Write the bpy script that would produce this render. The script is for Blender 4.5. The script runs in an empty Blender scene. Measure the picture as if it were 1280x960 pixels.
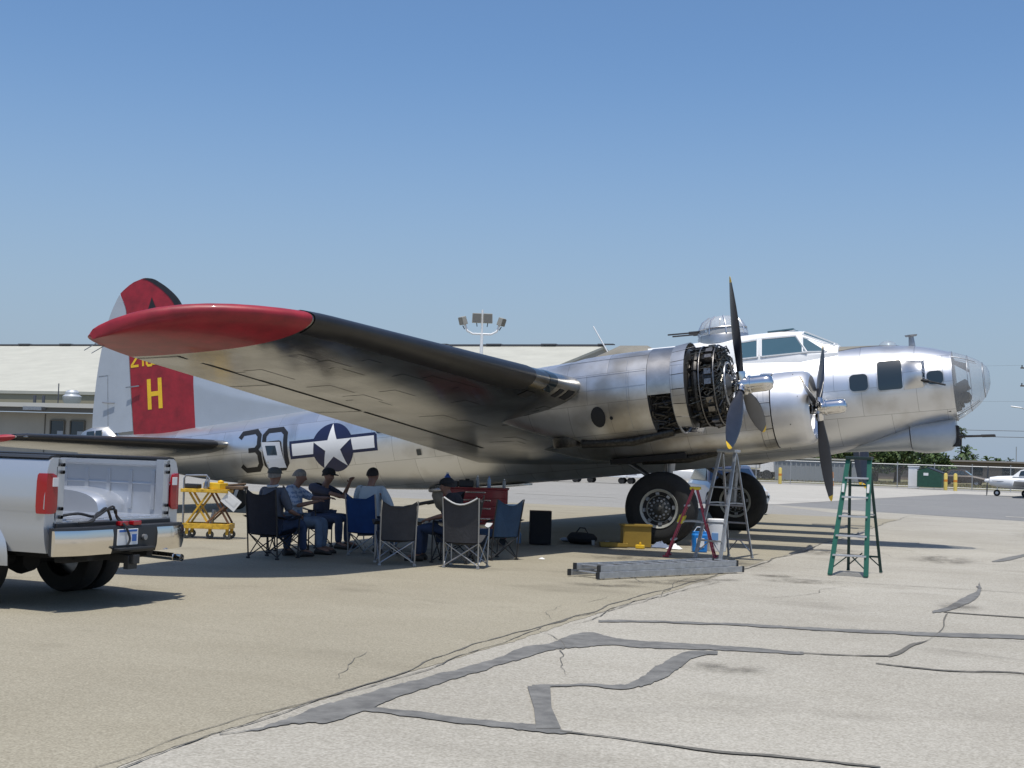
import bpy, bmesh, math, random
from math import sin, cos, pi, radians, sqrt
from mathutils import Vector, Matrix
random.seed(7)
S = bpy.context.scene
COL = S.collection

# ------------------------------------------------------------------ camera
cam_d = bpy.data.cameras.new('camera'); cam = bpy.data.objects.new('camera', cam_d); COL.objects.link(cam)
YAW, PIT, ROLL = -.37543, .05063, .03153
Fv = Vector((sin(YAW)*cos(PIT), cos(YAW)*cos(PIT), sin(PIT)))
Rv = Vector((cos(YAW), -sin(YAW), 0)); Uv = Rv.cross(Fv)
R2 = Rv*cos(ROLL)+Uv*sin(ROLL); U2 = R2.cross(Fv)
m = Matrix((R2, U2, -Fv)).transposed().to_4x4(); m.translation = Vector((7.017, -29.277, 1.641))
cam.matrix_world = m
cam_d.sensor_width = 36; cam_d.lens = 1721.5/1280*36
cam_d.clip_start = .1; cam_d.clip_end = 5000
S.camera = cam

# ------------------------------------------------------------------ sun and sky
SUN = Vector((.08, -.24, 1)).normalized()          # direction towards the sun
elev = math.asin(SUN.z)
W = bpy.data.worlds.new('World'); S.world = W; W.use_nodes = True
nt = W.node_tree; nt.nodes.clear()
out = nt.nodes.new('ShaderNodeOutputWorld'); bg = nt.nodes.new('ShaderNodeBackground')
sky = nt.nodes.new('ShaderNodeTexSky'); sky.sky_type = 'NISHITA'; sky.sun_disc = False
sky.sun_elevation = elev; sky.sun_rotation = math.atan2(SUN.x, SUN.y)
sky.air_density = 1.0; sky.dust_density = 1.35; sky.ozone_density = 5; sky.altitude = 50
hs = nt.nodes.new('ShaderNodeHueSaturation'); hs.inputs['Saturation'].default_value = 1.10
nt.links.new(sky.outputs[0], hs.inputs['Color']); 
# pale haze band lying low all round the horizon
tcw = nt.nodes.new('ShaderNodeTexCoord'); sxy = nt.nodes.new('ShaderNodeSeparateXYZ'); mr = nt.nodes.new('ShaderNodeMapRange'); mr.interpolation_type = 'SMOOTHSTEP'
mr.inputs['From Min'].default_value = -.02; mr.inputs['From Max'].default_value = .30; mr.inputs['To Min'].default_value = .9; mr.inputs['To Max'].default_value = 0
hz = nt.nodes.new('ShaderNodeMix'); hz.data_type = 'RGBA'; hz.inputs['B'].default_value = (2.5, 3.2, 4.15, 1)
nt.links.new(tcw.outputs['Generated'], sxy.inputs[0]); nt.links.new(sxy.outputs['Z'], mr.inputs['Value']); nt.links.new(mr.outputs[0], hz.inputs['Factor'])
nt.links.new(hs.outputs[0], hz.inputs['A']); nt.links.new(hz.outputs['Result'], bg.inputs['Color'])
nt.links.new(bg.outputs[0], out.inputs['Surface'])
bg.inputs['Strength'].default_value = .134
sd = bpy.data.lights.new('sun', 'SUN'); sd.energy = 4.3; sd.angle = radians(.53); sd.color = (1, .965, .9)
so = bpy.data.objects.new('sun', sd); COL.objects.link(so)
so.rotation_euler = (-SUN).to_track_quat('-Z', 'Y').to_euler(); so.location = (0, -20, 40)
S.view_settings.view_transform = 'Standard'; S.view_settings.look = 'None'
S.view_settings.exposure = 0.0; S.view_settings.gamma = 1
S.cycles.max_bounces = 8

# ------------------------------------------------------------------ materials
def lin(c):
    return tuple(((v/255)/12.92 if v/255 <= .04045 else ((v/255+.055)/1.055)**2.4) for v in c)
MATS = {}
def mat(name, col, rough=.6, metal=0, var=0., vscale=6., bump=0., bscale=60., spec=.5, coat=0, obj=True, stretch=None):
    if name in MATS: return MATS[name]
    m = bpy.data.materials.new(name); m.use_nodes = True; t = m.node_tree; n = t.nodes; l = t.links
    p = n['Principled BSDF']; p.inputs['Base Color'].default_value = (*col, 1)
    p.inputs['Roughness'].default_value = rough; p.inputs['Metallic'].default_value = metal
    p.inputs['Specular IOR Level'].default_value = spec
    if coat: p.inputs['Coat Weight'].default_value = coat; p.inputs['Coat Roughness'].default_value = .06
    tc = n.new('ShaderNodeTexCoord'); src = tc.outputs['Object']
    if stretch:
        mp = n.new('ShaderNodeMapping'); mp.inputs['Scale'].default_value = stretch
        l.new(src, mp.inputs['Vector']); src = mp.outputs[0]
    if var:
        no = n.new('ShaderNodeTexNoise'); no.inputs['Scale'].default_value = vscale; no.inputs['Detail'].default_value = 7
        no.inputs['Roughness'].default_value = .65
        l.new(src, no.inputs['Vector'])
        r = n.new('ShaderNodeValToRGB'); l.new(no.outputs['Fac'], r.inputs['Fac'])
        r.color_ramp.elements[0].position = .3; r.color_ramp.elements[1].position = .7
        r.color_ramp.elements[0].color = (*[c*(1-var) for c in col], 1)
        r.color_ramp.elements[1].color = (*[min(1, c*(1+var)) for c in col], 1)
        l.new(r.outputs[0], p.inputs['Base Color'])
    if bump:
        nb = n.new('ShaderNodeTexNoise'); nb.inputs['Scale'].default_value = bscale; nb.inputs['Detail'].default_value = 4
        l.new(src, nb.inputs['Vector'])
        b = n.new('ShaderNodeBump'); b.inputs['Strength'].default_value = bump; b.inputs['Distance'].default_value = .01
        l.new(nb.outputs['Fac'], b.inputs['Height']); l.new(b.outputs[0], p.inputs['Normal'])
    MATS[name] = m; return m

def node_chain(m):
    t = m.node_tree; return t, t.nodes, t.links, t.nodes['Principled BSDF']

def alu(name, swz, scale=1.0, rough=.3, tint=(.80, .81, .83), pw=1.05, ph=.55, bmp=.3, rv=.14, pt=.78, st=.5, sc_=(.30, .27, .22), sp_=.5):
    """bare aluminium skin: sheets with seams; swz picks which object axes run along / across the sheets"""
    m = bpy.data.materials.new(name); m.use_nodes = True; t, n, l, p = node_chain(m)
    tc = n.new('ShaderNodeTexCoord'); sp = n.new('ShaderNodeSeparateXYZ'); cb = n.new('ShaderNodeCombineXYZ')
    l.new(tc.outputs['Object'], sp.inputs[0])
    l.new(sp.outputs[swz[0]], cb.inputs[0]); l.new(sp.outputs[swz[1]], cb.inputs[1])
    br = n.new('ShaderNodeTexBrick'); l.new(cb.outputs[0], br.inputs['Vector'])
    br.inputs['Scale'].default_value = 1; br.inputs['Brick Width'].default_value = pw; br.inputs['Row Height'].default_value = ph
    br.inputs['Mortar Size'].default_value = .0045; br.inputs['Mortar Smooth'].default_value = .3
    br.inputs['Color1'].default_value = (.35, .35, .35, 1); br.inputs['Color2'].default_value = (.75, .75, .75, 1)
    br.inputs['Mortar'].default_value = (0, 0, 0, 1)
    no = n.new('ShaderNodeTexNoise'); no.inputs['Scale'].default_value = 1.3; no.inputs['Detail'].default_value = 8
    l.new(tc.outputs['Object'], no.inputs['Vector'])
    # colour: sheet tint + stains
    mx = n.new('ShaderNodeMix'); mx.data_type = 'RGBA'; mx.blend_type = 'MIX'
    mx.inputs['A'].default_value = (*[c*pt for c in tint], 1); mx.inputs['B'].default_value = (*tint, 1)
    l.new(br.outputs['Color'], mx.inputs['Factor'])
    m2 = n.new('ShaderNodeMix'); m2.data_type = 'RGBA'; m2.inputs['B'].default_value = (*sc_, 1)
    rr = n.new('ShaderNodeMapRange'); rr.inputs['From Min'].default_value = sp_; rr.inputs['From Max'].default_value = sp_+.25
    rr.inputs['To Max'].default_value = st
    l.new(no.outputs['Fac'], rr.inputs['Value']); l.new(rr.outputs[0], m2.inputs['Factor']); l.new(mx.outputs['Result'], m2.inputs['A'])
    m3 = n.new('ShaderNodeMix'); m3.data_type = 'RGBA'; m3.inputs['B'].default_value = (.12, .12, .12, 1)
    sc = n.new('ShaderNodeMath'); sc.operation = 'MULTIPLY'; sc.inputs[1].default_value = .5
    l.new(br.outputs['Fac'], sc.inputs[0]); l.new(sc.outputs[0], m3.inputs['Factor']); l.new(m2.outputs['Result'], m3.inputs['A'])
    l.new(m3.outputs['Result'], p.inputs['Base Color'])
    p.inputs['Metallic'].default_value = .92
    ra = n.new('ShaderNodeMath'); ra.operation = 'MULTIPLY_ADD'; ra.inputs[1].default_value = rv; ra.inputs[2].default_value = rough-.08
    l.new(br.outputs['Color'], ra.inputs[0]); l.new(ra.outputs[0], p.inputs['Roughness'])
    b = n.new('ShaderNodeBump'); b.inputs['Strength'].default_value = bmp; b.inputs['Distance'].default_value = .02
    n2 = n.new('ShaderNodeTexNoise'); n2.inputs['Scale'].default_value = 2.2; n2.inputs['Detail'].default_value = 2
    l.new(tc.outputs['Object'], n2.inputs['Vector'])
    ad = n.new('ShaderNodeMath'); ad.operation = 'SUBTRACT'
    l.new(n2.outputs['Fac'], ad.inputs[0]); l.new(br.outputs['Fac'], ad.inputs[1])
    l.new(ad.outputs[0], b.inputs['Height']); l.new(b.outputs[0], p.inputs['Normal'])
    MATS[name] = m; return m

def glass(name, tint=(.8, .88, .9), opac=.12):
    m = bpy.data.materials.new(name); m.use_nodes = True; t = m.node_tree; n = t.nodes; l = t.links
    n.remove(n['Principled BSDF']); o = n['Material Output']
    tr = n.new('ShaderNodeBsdfTransparent'); tr.inputs[0].default_value = (*tint, 1)
    gl = n.new('ShaderNodeBsdfGlossy'); gl.inputs['Roughness'].default_value = .05
    df = n.new('ShaderNodeBsdfDiffuse'); df.inputs[0].default_value = (.75, .78, .8, 1)
    lw = n.new('ShaderNodeLayerWeight'); pw_ = n.new('ShaderNodeMath'); pw_.operation = 'POWER'; pw_.inputs[1].default_value = 4; l.new(lw.outputs['Facing'], pw_.inputs[0]); lw.inputs['Blend'].default_value = .5
    fr = n.new('ShaderNodeMath'); fr.operation = 'MULTIPLY_ADD'; fr.inputs[1].default_value = .55; fr.inputs[2].default_value = .05; l.new(pw_.outputs[0], fr.inputs[0])
    a = n.new('ShaderNodeMixShader'); a.inputs[0].default_value = opac
    l.new(tr.outputs[0], a.inputs[1]); l.new(df.outputs[0], a.inputs[2])
    b = n.new('ShaderNodeMixShader'); l.new(fr.outputs[0], b.inputs[0]); l.new(a.outputs[0], b.inputs[1]); l.new(gl.outputs[0], b.inputs[2])
    l.new(b.outputs[0], o.inputs['Surface']); MATS[name] = m; return m

# ------------------------------------------------------------------ mesh helpers
class MB:
    def __init__(s): s.v = []; s.f = []; s.mi = []; s.cur = 0
    def add(s, vs, fs):
        o = len(s.v); s.v += [tuple(v) for v in vs]
        for f in fs: s.f.append(tuple(i+o for i in f)); s.mi.append(s.cur)
        return s
    def box(s, c, d, rz=0, ry=0, rx=0, taper=1):
        M = Matrix.Rotation(rz, 3, 'Z') @ Matrix.Rotation(ry, 3, 'Y') @ Matrix.Rotation(rx, 3, 'X')
        vs = []
        for z in (-.5, .5):
            for x, y in ((-.5, -.5), (.5, -.5), (.5, .5), (-.5, .5)):
                k = taper if z > 0 else 1
                vs.append(Vector(c)+M @ Vector((x*d[0]*k, y*d[1]*k, z*d[2])))
        return s.add(vs, [(3, 2, 1, 0), (4, 5, 6, 7), (0, 1, 5, 4), (1, 2, 6, 5), (2, 3, 7, 6), (3, 0, 4, 7)])
    def bar(s, a, b, w, h, up=(0, 0, 1)):
        a = Vector(a); b = Vector(b); d = (b-a).normalized(); u = Vector(up)
        if abs(d.dot(u)) > .98: u = Vector((1, 0, 0))
        x = d.cross(u).normalized(); y = x.cross(d)
        vs = [p+x*i*w/2+y*j*h/2 for p in (a, b) for i, j in ((-1, -1), (1, -1), (1, 1), (-1, 1))]
        return s.add(vs, [(0, 1, 2, 3), (7, 6, 5, 4), (0, 4, 5, 1), (1, 5, 6, 2), (2, 6, 7, 3), (3, 7, 4, 0)])
    def tube(s, pts, r, n=8, cap=True, closed=False):
        pts = [Vector(p) for p in pts]; N = len(pts); rr = r if isinstance(r, (list, tuple)) else [r]*N
        prev = None; vs = []
        for i, p in enumerate(pts):
            if closed: d = (pts[(i+1) % N]-pts[i-1]).normalized()
            else: d = (pts[min(i+1, N-1)]-pts[max(i-1, 0)]).normalized()
            if prev is None:
                u = Vector((0, 0, 1)) if abs(d.z) < .9 else Vector((1, 0, 0)); x = d.cross(u).normalized()
            else:
                x = (prev-d*prev.dot(d)).normalized()
            prev = x; y = d.cross(x)
            for k in range(n):
                a = 2*pi*k/n; vs.append(p+(x*cos(a)+y*sin(a))*rr[i])
        fs = []
        for i in range(N if closed else N-1):
            j = (i+1) % N
            for k in range(n):
                k2 = (k+1) % n; fs.append((i*n+k, i*n+k2, j*n+k2, j*n+k))
        if cap and not closed: fs += [tuple(range(n-1, -1, -1)), tuple((N-1)*n+k for k in range(n))]
        return s.add(vs, fs)
    def lathe(s, prof, o=(0, 0, 0), ax='z', n=24, a0=0, a1=2*pi, cap=False):
        """prof: (radius, height) pairs round an axis"""
        vs = []; full = abs(a1-a0-2*pi) < 1e-6; K = n if full else n+1
        for r, h in prof:
            for k in range(K):
                a = a0+(a1-a0)*k/n; c, q = r*cos(a), r*sin(a)
                v = {'z': (c, q, h), 'x': (h, c, q), 'y': (q, h, c)}[ax]
                vs.append((v[0]+o[0], v[1]+o[1], v[2]+o[2]))
        fs = []
        for i in range(len(prof)-1):
            for k in range(n):
                k2 = (k+1) % K if full else k+1
                fs.append((i*K+k, i*K+k2, (i+1)*K+k2, (i+1)*K+k))
        if cap: fs += [tuple(range(K-1, -1, -1)), tuple((len(prof)-1)*K+k for k in range(K))]
        return s.add(vs, fs)
    def loft(s, rings, closed=True, cap=True):
        n = len(rings[0]); vs = [p for r in rings for p in r]; fs = []
        for i in range(len(rings)-1):
            for k in range(n if closed else n-1):
                k2 = (k+1) % n; fs.append((i*n+k, i*n+k2, (i+1)*n+k2, (i+1)*n+k))
        if cap and closed: fs += [tuple(range(n-1, -1, -1)), tuple((len(rings)-1)*n+k for k in range(n))]
        return s.add(vs, fs)
    def prism(s, poly, a, b, ax='y'):
        """poly of (u,v) extruded from a to b along ax"""
        mk = {'y': lambda u, v, w: (u, w, v), 'x': lambda u, v, w: (w, u, v), 'z': lambda u, v, w: (u, v, w)}[ax]
        n = len(poly); vs = [mk(u, v, a) for u, v in poly]+[mk(u, v, b) for u, v in poly]
        fs = [tuple(range(n)), tuple(range(2*n-1, n-1, -1))]+[(i, i+n, (i+1) % n+n, (i+1) % n) for i in range(n)]
        return s.add(vs, fs)
    def build(s, name, m, parent=None, smooth=None, xf=None, bevel=0, kind=None):
        me = bpy.data.meshes.new(name)
        vs = [xf(v) for v in s.v] if xf else s.v
        me.from_pydata(vs, [], s.f)
        bm = bmesh.new(); bm.from_mesh(me)
        bmesh.ops.recalc_face_normals(bm, faces=bm.faces)
        if bevel:
            ed = [e for e in bm.edges if len(e.link_faces) == 2 and e.calc_face_angle(0) > .6]
            if ed: bmesh.ops.bevel(bm, geom=ed, offset=bevel, segments=2, affect='EDGES', profile=.6)
        bm.to_mesh(me); bm.free()
        ms = m if isinstance(m, (list, tuple)) else [m]
        for q in ms: me.materials.append(q)
        if len(ms) > 1 and not bevel:
            for p, i in zip(me.polygons, s.mi): p.material_index = i
        if smooth is not None:
            me.shade_smooth(); me.set_sharp_from_angle(angle=radians(smooth))
        o = bpy.data.objects.new(name, me); COL.objects.link(o)
        if parent: o.parent = parent
        if kind: o['kind'] = kind
        return o

def thing(name, label, cat, loc=(0, 0, 0), rz=0, group=None):
    o = bpy.data.objects.new(name, None); COL.objects.link(o); o.empty_display_size = .3
    o.location = loc; o.rotation_euler = (0, 0, rz); tag(o, label, cat, group); return o
def tag(o, label, cat, group=None):
    o['label'] = label; o['category'] = cat
    if group: o['group'] = group
    return o
def dup(root, loc, rz, label=None):
    r = root.copy(); COL.objects.link(r); r.location = loc; r.rotation_euler = (0, 0, rz)
    if label: r['label'] = label
    for ch in list(root.children):
        c = ch.copy(); COL.objects.link(c); c.parent = r
        for g in list(ch.children):
            d = g.copy(); COL.objects.link(d); d.parent = c
    return r
def interp(x, xs, ys):
    if x <= xs[0]: return ys[0]
    if x >= xs[-1]: return ys[-1]
    for i in range(len(xs)-1):
        if x <= xs[i+1]:
            t = (x-xs[i])/(xs[i+1]-xs[i]); return ys[i]+(ys[i+1]-ys[i])*t
def csp(x, xs, ys):
    """smooth (monotone-ish cubic) interpolation"""
    n = len(xs)
    if x <= xs[0]: return ys[0]
    if x >= xs[-1]: return ys[-1]
    i = max(k for k in range(n-1) if xs[k] <= x)
    def sl(k):
        if k == 0: return (ys[1]-ys[0])/(xs[1]-xs[0])
        if k == n-1: return (ys[-1]-ys[-2])/(xs[-1]-xs[-2])
        a = (ys[k]-ys[k-1])/(xs[k]-xs[k-1]); b = (ys[k+1]-ys[k])/(xs[k+1]-xs[k])
        return 0 if a*b <= 0 else 2*a*b/(a+b)
    h = xs[i+1]-xs[i]; t = (x-xs[i])/h
    return ((1+2*t)*(1-t)**2*ys[i]+t*(1-t)**2*h*sl(i)+t*t*(3-2*t)*ys[i+1]+t*t*(t-1)*h*sl(i+1))

M_black = mat('black_paint', (.012, .012, .013), .45)
M_rubber = mat('tyre_rubber', (.018, .018, .018), .85, var=.3, vscale=8)
M_dark = mat('dark_interior', (.015, .015, .016), .8)
M_steel = mat('grey_steel', (.32, .33, .35), .4, .8, var=.25, vscale=14)
M_chrome = mat('polished_metal', (.75, .73, .70), .12, 1)
M_white = mat('white_paint', (.75, .75, .74), .4, var=.05)
M_red = mat('bomber_red_paint', (.27, .010, .020), .5, var=.28, vscale=3.5, coat=.12, bump=.08, bscale=8)
M_yel = mat('yellow_paint', (.75, .47, .02), .5, var=.12)
M_boot = mat('deicer_rubber', (.016, .015, .015), .38, var=.3, vscale=3)
M_tyel = mat('worn_yellow_steel', (.60, .36, .03), .55, var=.45, vscale=14)
M_alu = alu('fuselage_aluminium', (0, 2), rough=.37, bmp=.2, tint=(.76, .77, .79))
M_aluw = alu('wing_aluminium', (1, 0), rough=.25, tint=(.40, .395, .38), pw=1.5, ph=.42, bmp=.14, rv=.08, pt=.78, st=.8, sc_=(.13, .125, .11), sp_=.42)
M_alun = alu('nacelle_aluminium', (0, 2), rough=.40, tint=(.72, .72, .72), pw=.75, ph=.5, bmp=.18, pt=.82, st=.7, sc_=(.27, .24, .19), sp_=.42)
M_fab = mat('grey_doped_fabric', (.36, .40, .45), .5, var=.04, vscale=3)
M_fin = mat('fin_aluminium_paint', (.38, .42, .47), .42, .25, var=.04, vscale=2)
M_glass = glass('clear_glazing', (.86, .88, .9), .2); M_glass2 = glass('hazy_turret_glazing', (.8, .83, .86), .38)
M_win = mat('dark_window_glass', (.02, .03, .035), .06, 0, spec=.8)
M_olive = mat('olive_grey_paint', (.20, .185, .15), .65, var=.1)
M_blue = mat('insignia_blue', (.010, .015, .055), .4)
M_wht = mat('insignia_white', (.72, .72, .72), .45)
M_engine = mat('oily_engine_metal', (.045, .043, .04), .38, .7, var=.7, vscale=22)
M_engl = mat('engine_bright_metal', (.20, .19, .18), .34, .9, var=.4, vscale=30)
M_blade = mat('propeller_blade_paint', (.022, .024, .032), .3, var=.2)
M_prim = mat('wheel_well_grey', (.10, .10, .095), .6, .3, var=.4, vscale=5)
# ------------------------------------------------------------------ ground
def ground_mat(name, c1, c2, fine=170, big=.25, rough=.9, bump=.5, stain=None):
    m = bpy.data.materials.new(name); m.use_nodes = True; t, n, l, p = node_chain(m)
    tc = n.new('ShaderNodeTexCoord'); p.inputs['Roughness'].default_value = rough; p.inputs['Specular IOR Level'].default_value = .25
    a = n.new('ShaderNodeTexNoise'); a.inputs['Scale'].default_value = fine; a.inputs['Detail'].default_value = 3
    b = n.new('ShaderNodeTexNoise'); b.inputs['Scale'].default_value = big; b.inputs['Detail'].default_value = 9; b.inputs['Roughness'].default_value = .6
    g = n.new('ShaderNodeTexNoise'); g.inputs['Scale'].default_value = 22; g.inputs['Detail'].default_value = 6; g.inputs['Roughness'].default_value = .75
    for q in (a, b, g): l.new(tc.outputs['Object'], q.inputs['Vector'])
    mx = n.new('ShaderNodeMix'); mx.data_type = 'RGBA'; mx.inputs['A'].default_value = (*c1, 1); mx.inputs['B'].default_value = (*c2, 1)
    s1 = n.new('ShaderNodeMapRange'); s1.inputs['From Min'].default_value = .3; s1.inputs['From Max'].default_value = .7
    l.new(b.outputs['Fac'], s1.inputs['Value']); l.new(s1.outputs[0], mx.inputs['Factor'])
    m2 = n.new('ShaderNodeMix'); m2.data_type = 'RGBA'; m2.blend_type = 'MULTIPLY'; m2.inputs['Factor'].default_value = 1
    r = n.new('ShaderNodeValToRGB'); r.color_ramp.elements[0].position = .32; r.color_ramp.elements[1].position = .68
    r.color_ramp.elements[0].color = (.76, .75, .73, 1); r.color_ramp.elements[1].color = (1.17, 1.17, 1.17, 1)
    l.new(a.outputs['Fac'], r.inputs['Fac']); l.new(mx.outputs['Result'], m2.inputs['A']); l.new(r.outputs[0], m2.inputs['B'])
    m3 = n.new('ShaderNodeMix'); m3.data_type = 'RGBA'; m3.blend_type = 'MULTIPLY'; m3.inputs['Factor'].default_value = 1
    r2 = n.new('ShaderNodeValToRGB'); r2.color_ramp.elements[0].position = .25; r2.color_ramp.elements[1].position = .75
    r2.color_ramp.elements[0].color = (.80, .79, .77, 1); r2.color_ramp.elements[1].color = (1.14, 1.14, 1.14, 1)
    l.new(g.outputs['Fac'], r2.inputs['Fac']); l.new(m2.outputs['Result'], m3.inputs['A']); l.new(r2.outputs[0], m3.inputs['B'])
    last = m3.outputs['Result']
    sk = n.new('ShaderNodeTexNoise'); sk.inputs['Scale'].default_value = .9; sk.inputs['Detail'].default_value = 8; sk.inputs['Roughness'].default_value = .7
    ms = n.new('ShaderNodeMapping'); ms.inputs['Scale'].default_value = (.6, 1.3, 1); ms.inputs['Rotation'].default_value = (0, 0, .5); l.new(tc.outputs['Object'], ms.inputs[0]); l.new(ms.outputs[0], sk.inputs['Vector'])
    rs = n.new('ShaderNodeValToRGB'); rs.color_ramp.elements[0].position = .35; rs.color_ramp.elements[1].position = .62; rs.color_ramp.elements[0].color = (.93, .925, .91, 1); rs.color_ramp.elements[1].color = (1.02, 1.02, 1.02, 1)
    l.new(sk.outputs['Fac'], rs.inputs['Fac']); mk = n.new('ShaderNodeMix'); mk.data_type = 'RGBA'; mk.blend_type = 'MULTIPLY'; mk.inputs['Factor'].default_value = 1
    l.new(last, mk.inputs['A']); l.new(rs.outputs[0], mk.inputs['B']); last = mk.outputs['Result']
    if stain:
        # scattered oil stains
        w = n.new('ShaderNodeTexNoise'); w.inputs['Scale'].default_value = .55; w.inputs['Detail'].default_value = 5
        mp = n.new('ShaderNodeMapping'); mp.inputs['Location'].default_value = (3.3, 1.7, 0); mp.inputs['Scale'].default_value = (1, 1.6, 1)
        l.new(tc.outputs['Object'], mp.inputs[0]); l.new(mp.outputs[0], w.inputs['Vector'])
        s = n.new('ShaderNodeMapRange'); s.inputs['From Min'].default_value = .58; s.inputs['From Max'].default_value = .72; s.inputs['To Max'].default_value = stain
        l.new(w.outputs['Fac'], s.inputs['Value'])
        m4 = n.new('ShaderNodeMix'); m4.data_type = 'RGBA'; m4.inputs['B'].default_value = (c1[0]*.35, c1[1]*.33, c1[2]*.3, 1)
        l.new(s.outputs[0], m4.inputs['Factor']); l.new(last, m4.inputs['A']); last = m4.outputs['Result']
    l.new(last, p.inputs['Base Color'])
    bp = n.new('ShaderNodeBump'); bp.inputs['Strength'].default_value = bump; bp.inputs['Distance'].default_value = .006
    l.new(a.outputs['Fac'], bp.inputs['Height']); l.new(bp.outputs[0], p.inputs['Normal'])
    return m
G_tan = ground_mat('tan_aggregate_asphalt', (.292, .265, .202), (.332, .302, .232), fine=62, stain=.35)
G_con = ground_mat('weathered_pavement', (.33, .308, .262), (.41, .387, .335), fine=55, stain=.25)
G_far = ground_mat('far_pavement', (.27, .265, .25), (.31, .30, .28), fine=60, big=.08)
G_tax = ground_mat('taxiway_asphalt', (.205, .205, .205), (.24, .24, .235), fine=60, big=.1)
G_dirt = ground_mat('dry_earth', (.20, .17, .11), (.16, .16, .07), fine=4, big=.15)
G_light = ground_mat('pale_concrete', (.40, .385, .35), (.46, .44, .40), fine=60, big=.2)
G_tar = mat('tar_crack_filler', (.15, .145, .132), .75, var=.38, vscale=5, bump=.3, bscale=90)
G_crk = mat('crack_grime', (.12, .112, .095), .95, var=.3, vscale=20)

def sheet(name, poly, z, m, parent=None, kind='structure', sub=None):
    me = bpy.data.meshes.new(name); me.from_pydata([(x, y, z) for x, y in poly], [], [tuple(range(len(poly)))])
    me.materials.append(m); o = bpy.data.objects.new(name, me); COL.objects.link(o)
    if me.polygons[0].normal.z < 0: me.flip_normals()
    if parent: o.parent = parent
    elif kind: o['kind'] = kind
    return o
sheet('ground', [(-2500, -200), (2500, -200), (2500, 3500), (-2500, 3500)], -.016, G_dirt)
apron = sheet('apron', [(-160, -90), (120, -90), (120, 92), (-160, 92)], -.008, G_far)
re_ = random.Random(12); ed = []; ej = 0
for k in range(640):
    ej = ej*.8+re_.gauss(0, .010); ed.append((2.59+ej+.02*sin(k*.07), -32+k*.073))
tan = sheet('asphalt_apron', [(-160, -90), (2.59, -90)]+ed+[(2.59, 14.75), (-9, 14), (-160, 9)], -.003, G_tan)
slab = sheet('concrete_apron', [(2.3, -90), (120, -90), (120, -19), (6.4, 17.8), (1.4, 20.6), (-3, 23.5), (2.3, 14.5)], -.006, G_con)
sheet('taxiway', [(-2.9, 24.6), (1.6, 21), (6.6, 18.2), (120, -18.6), (120, 64), (1.5, 63)], -.004, G_tax)
sheet('pale_strip', [(-3.6, 24.4), (-3.0, 24.6), (1.3, 62), (120, 66), (120, 77), (-22, 74)], .0, G_light)
for x0, y0, x1, y1, w in ((-30, 27, 3, 30.5, .12), (-30, 19.2, -8, 19.8, .1), (5.5, 21.5, 9, 21.2, .5), (-14, 24.6, -9.4, 24.2, .3)):
    sheet('painted_line', [(x0, y0), (x1, y1), (x1, y1+w), (x0, y0+w)], .004, G_light)
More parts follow.
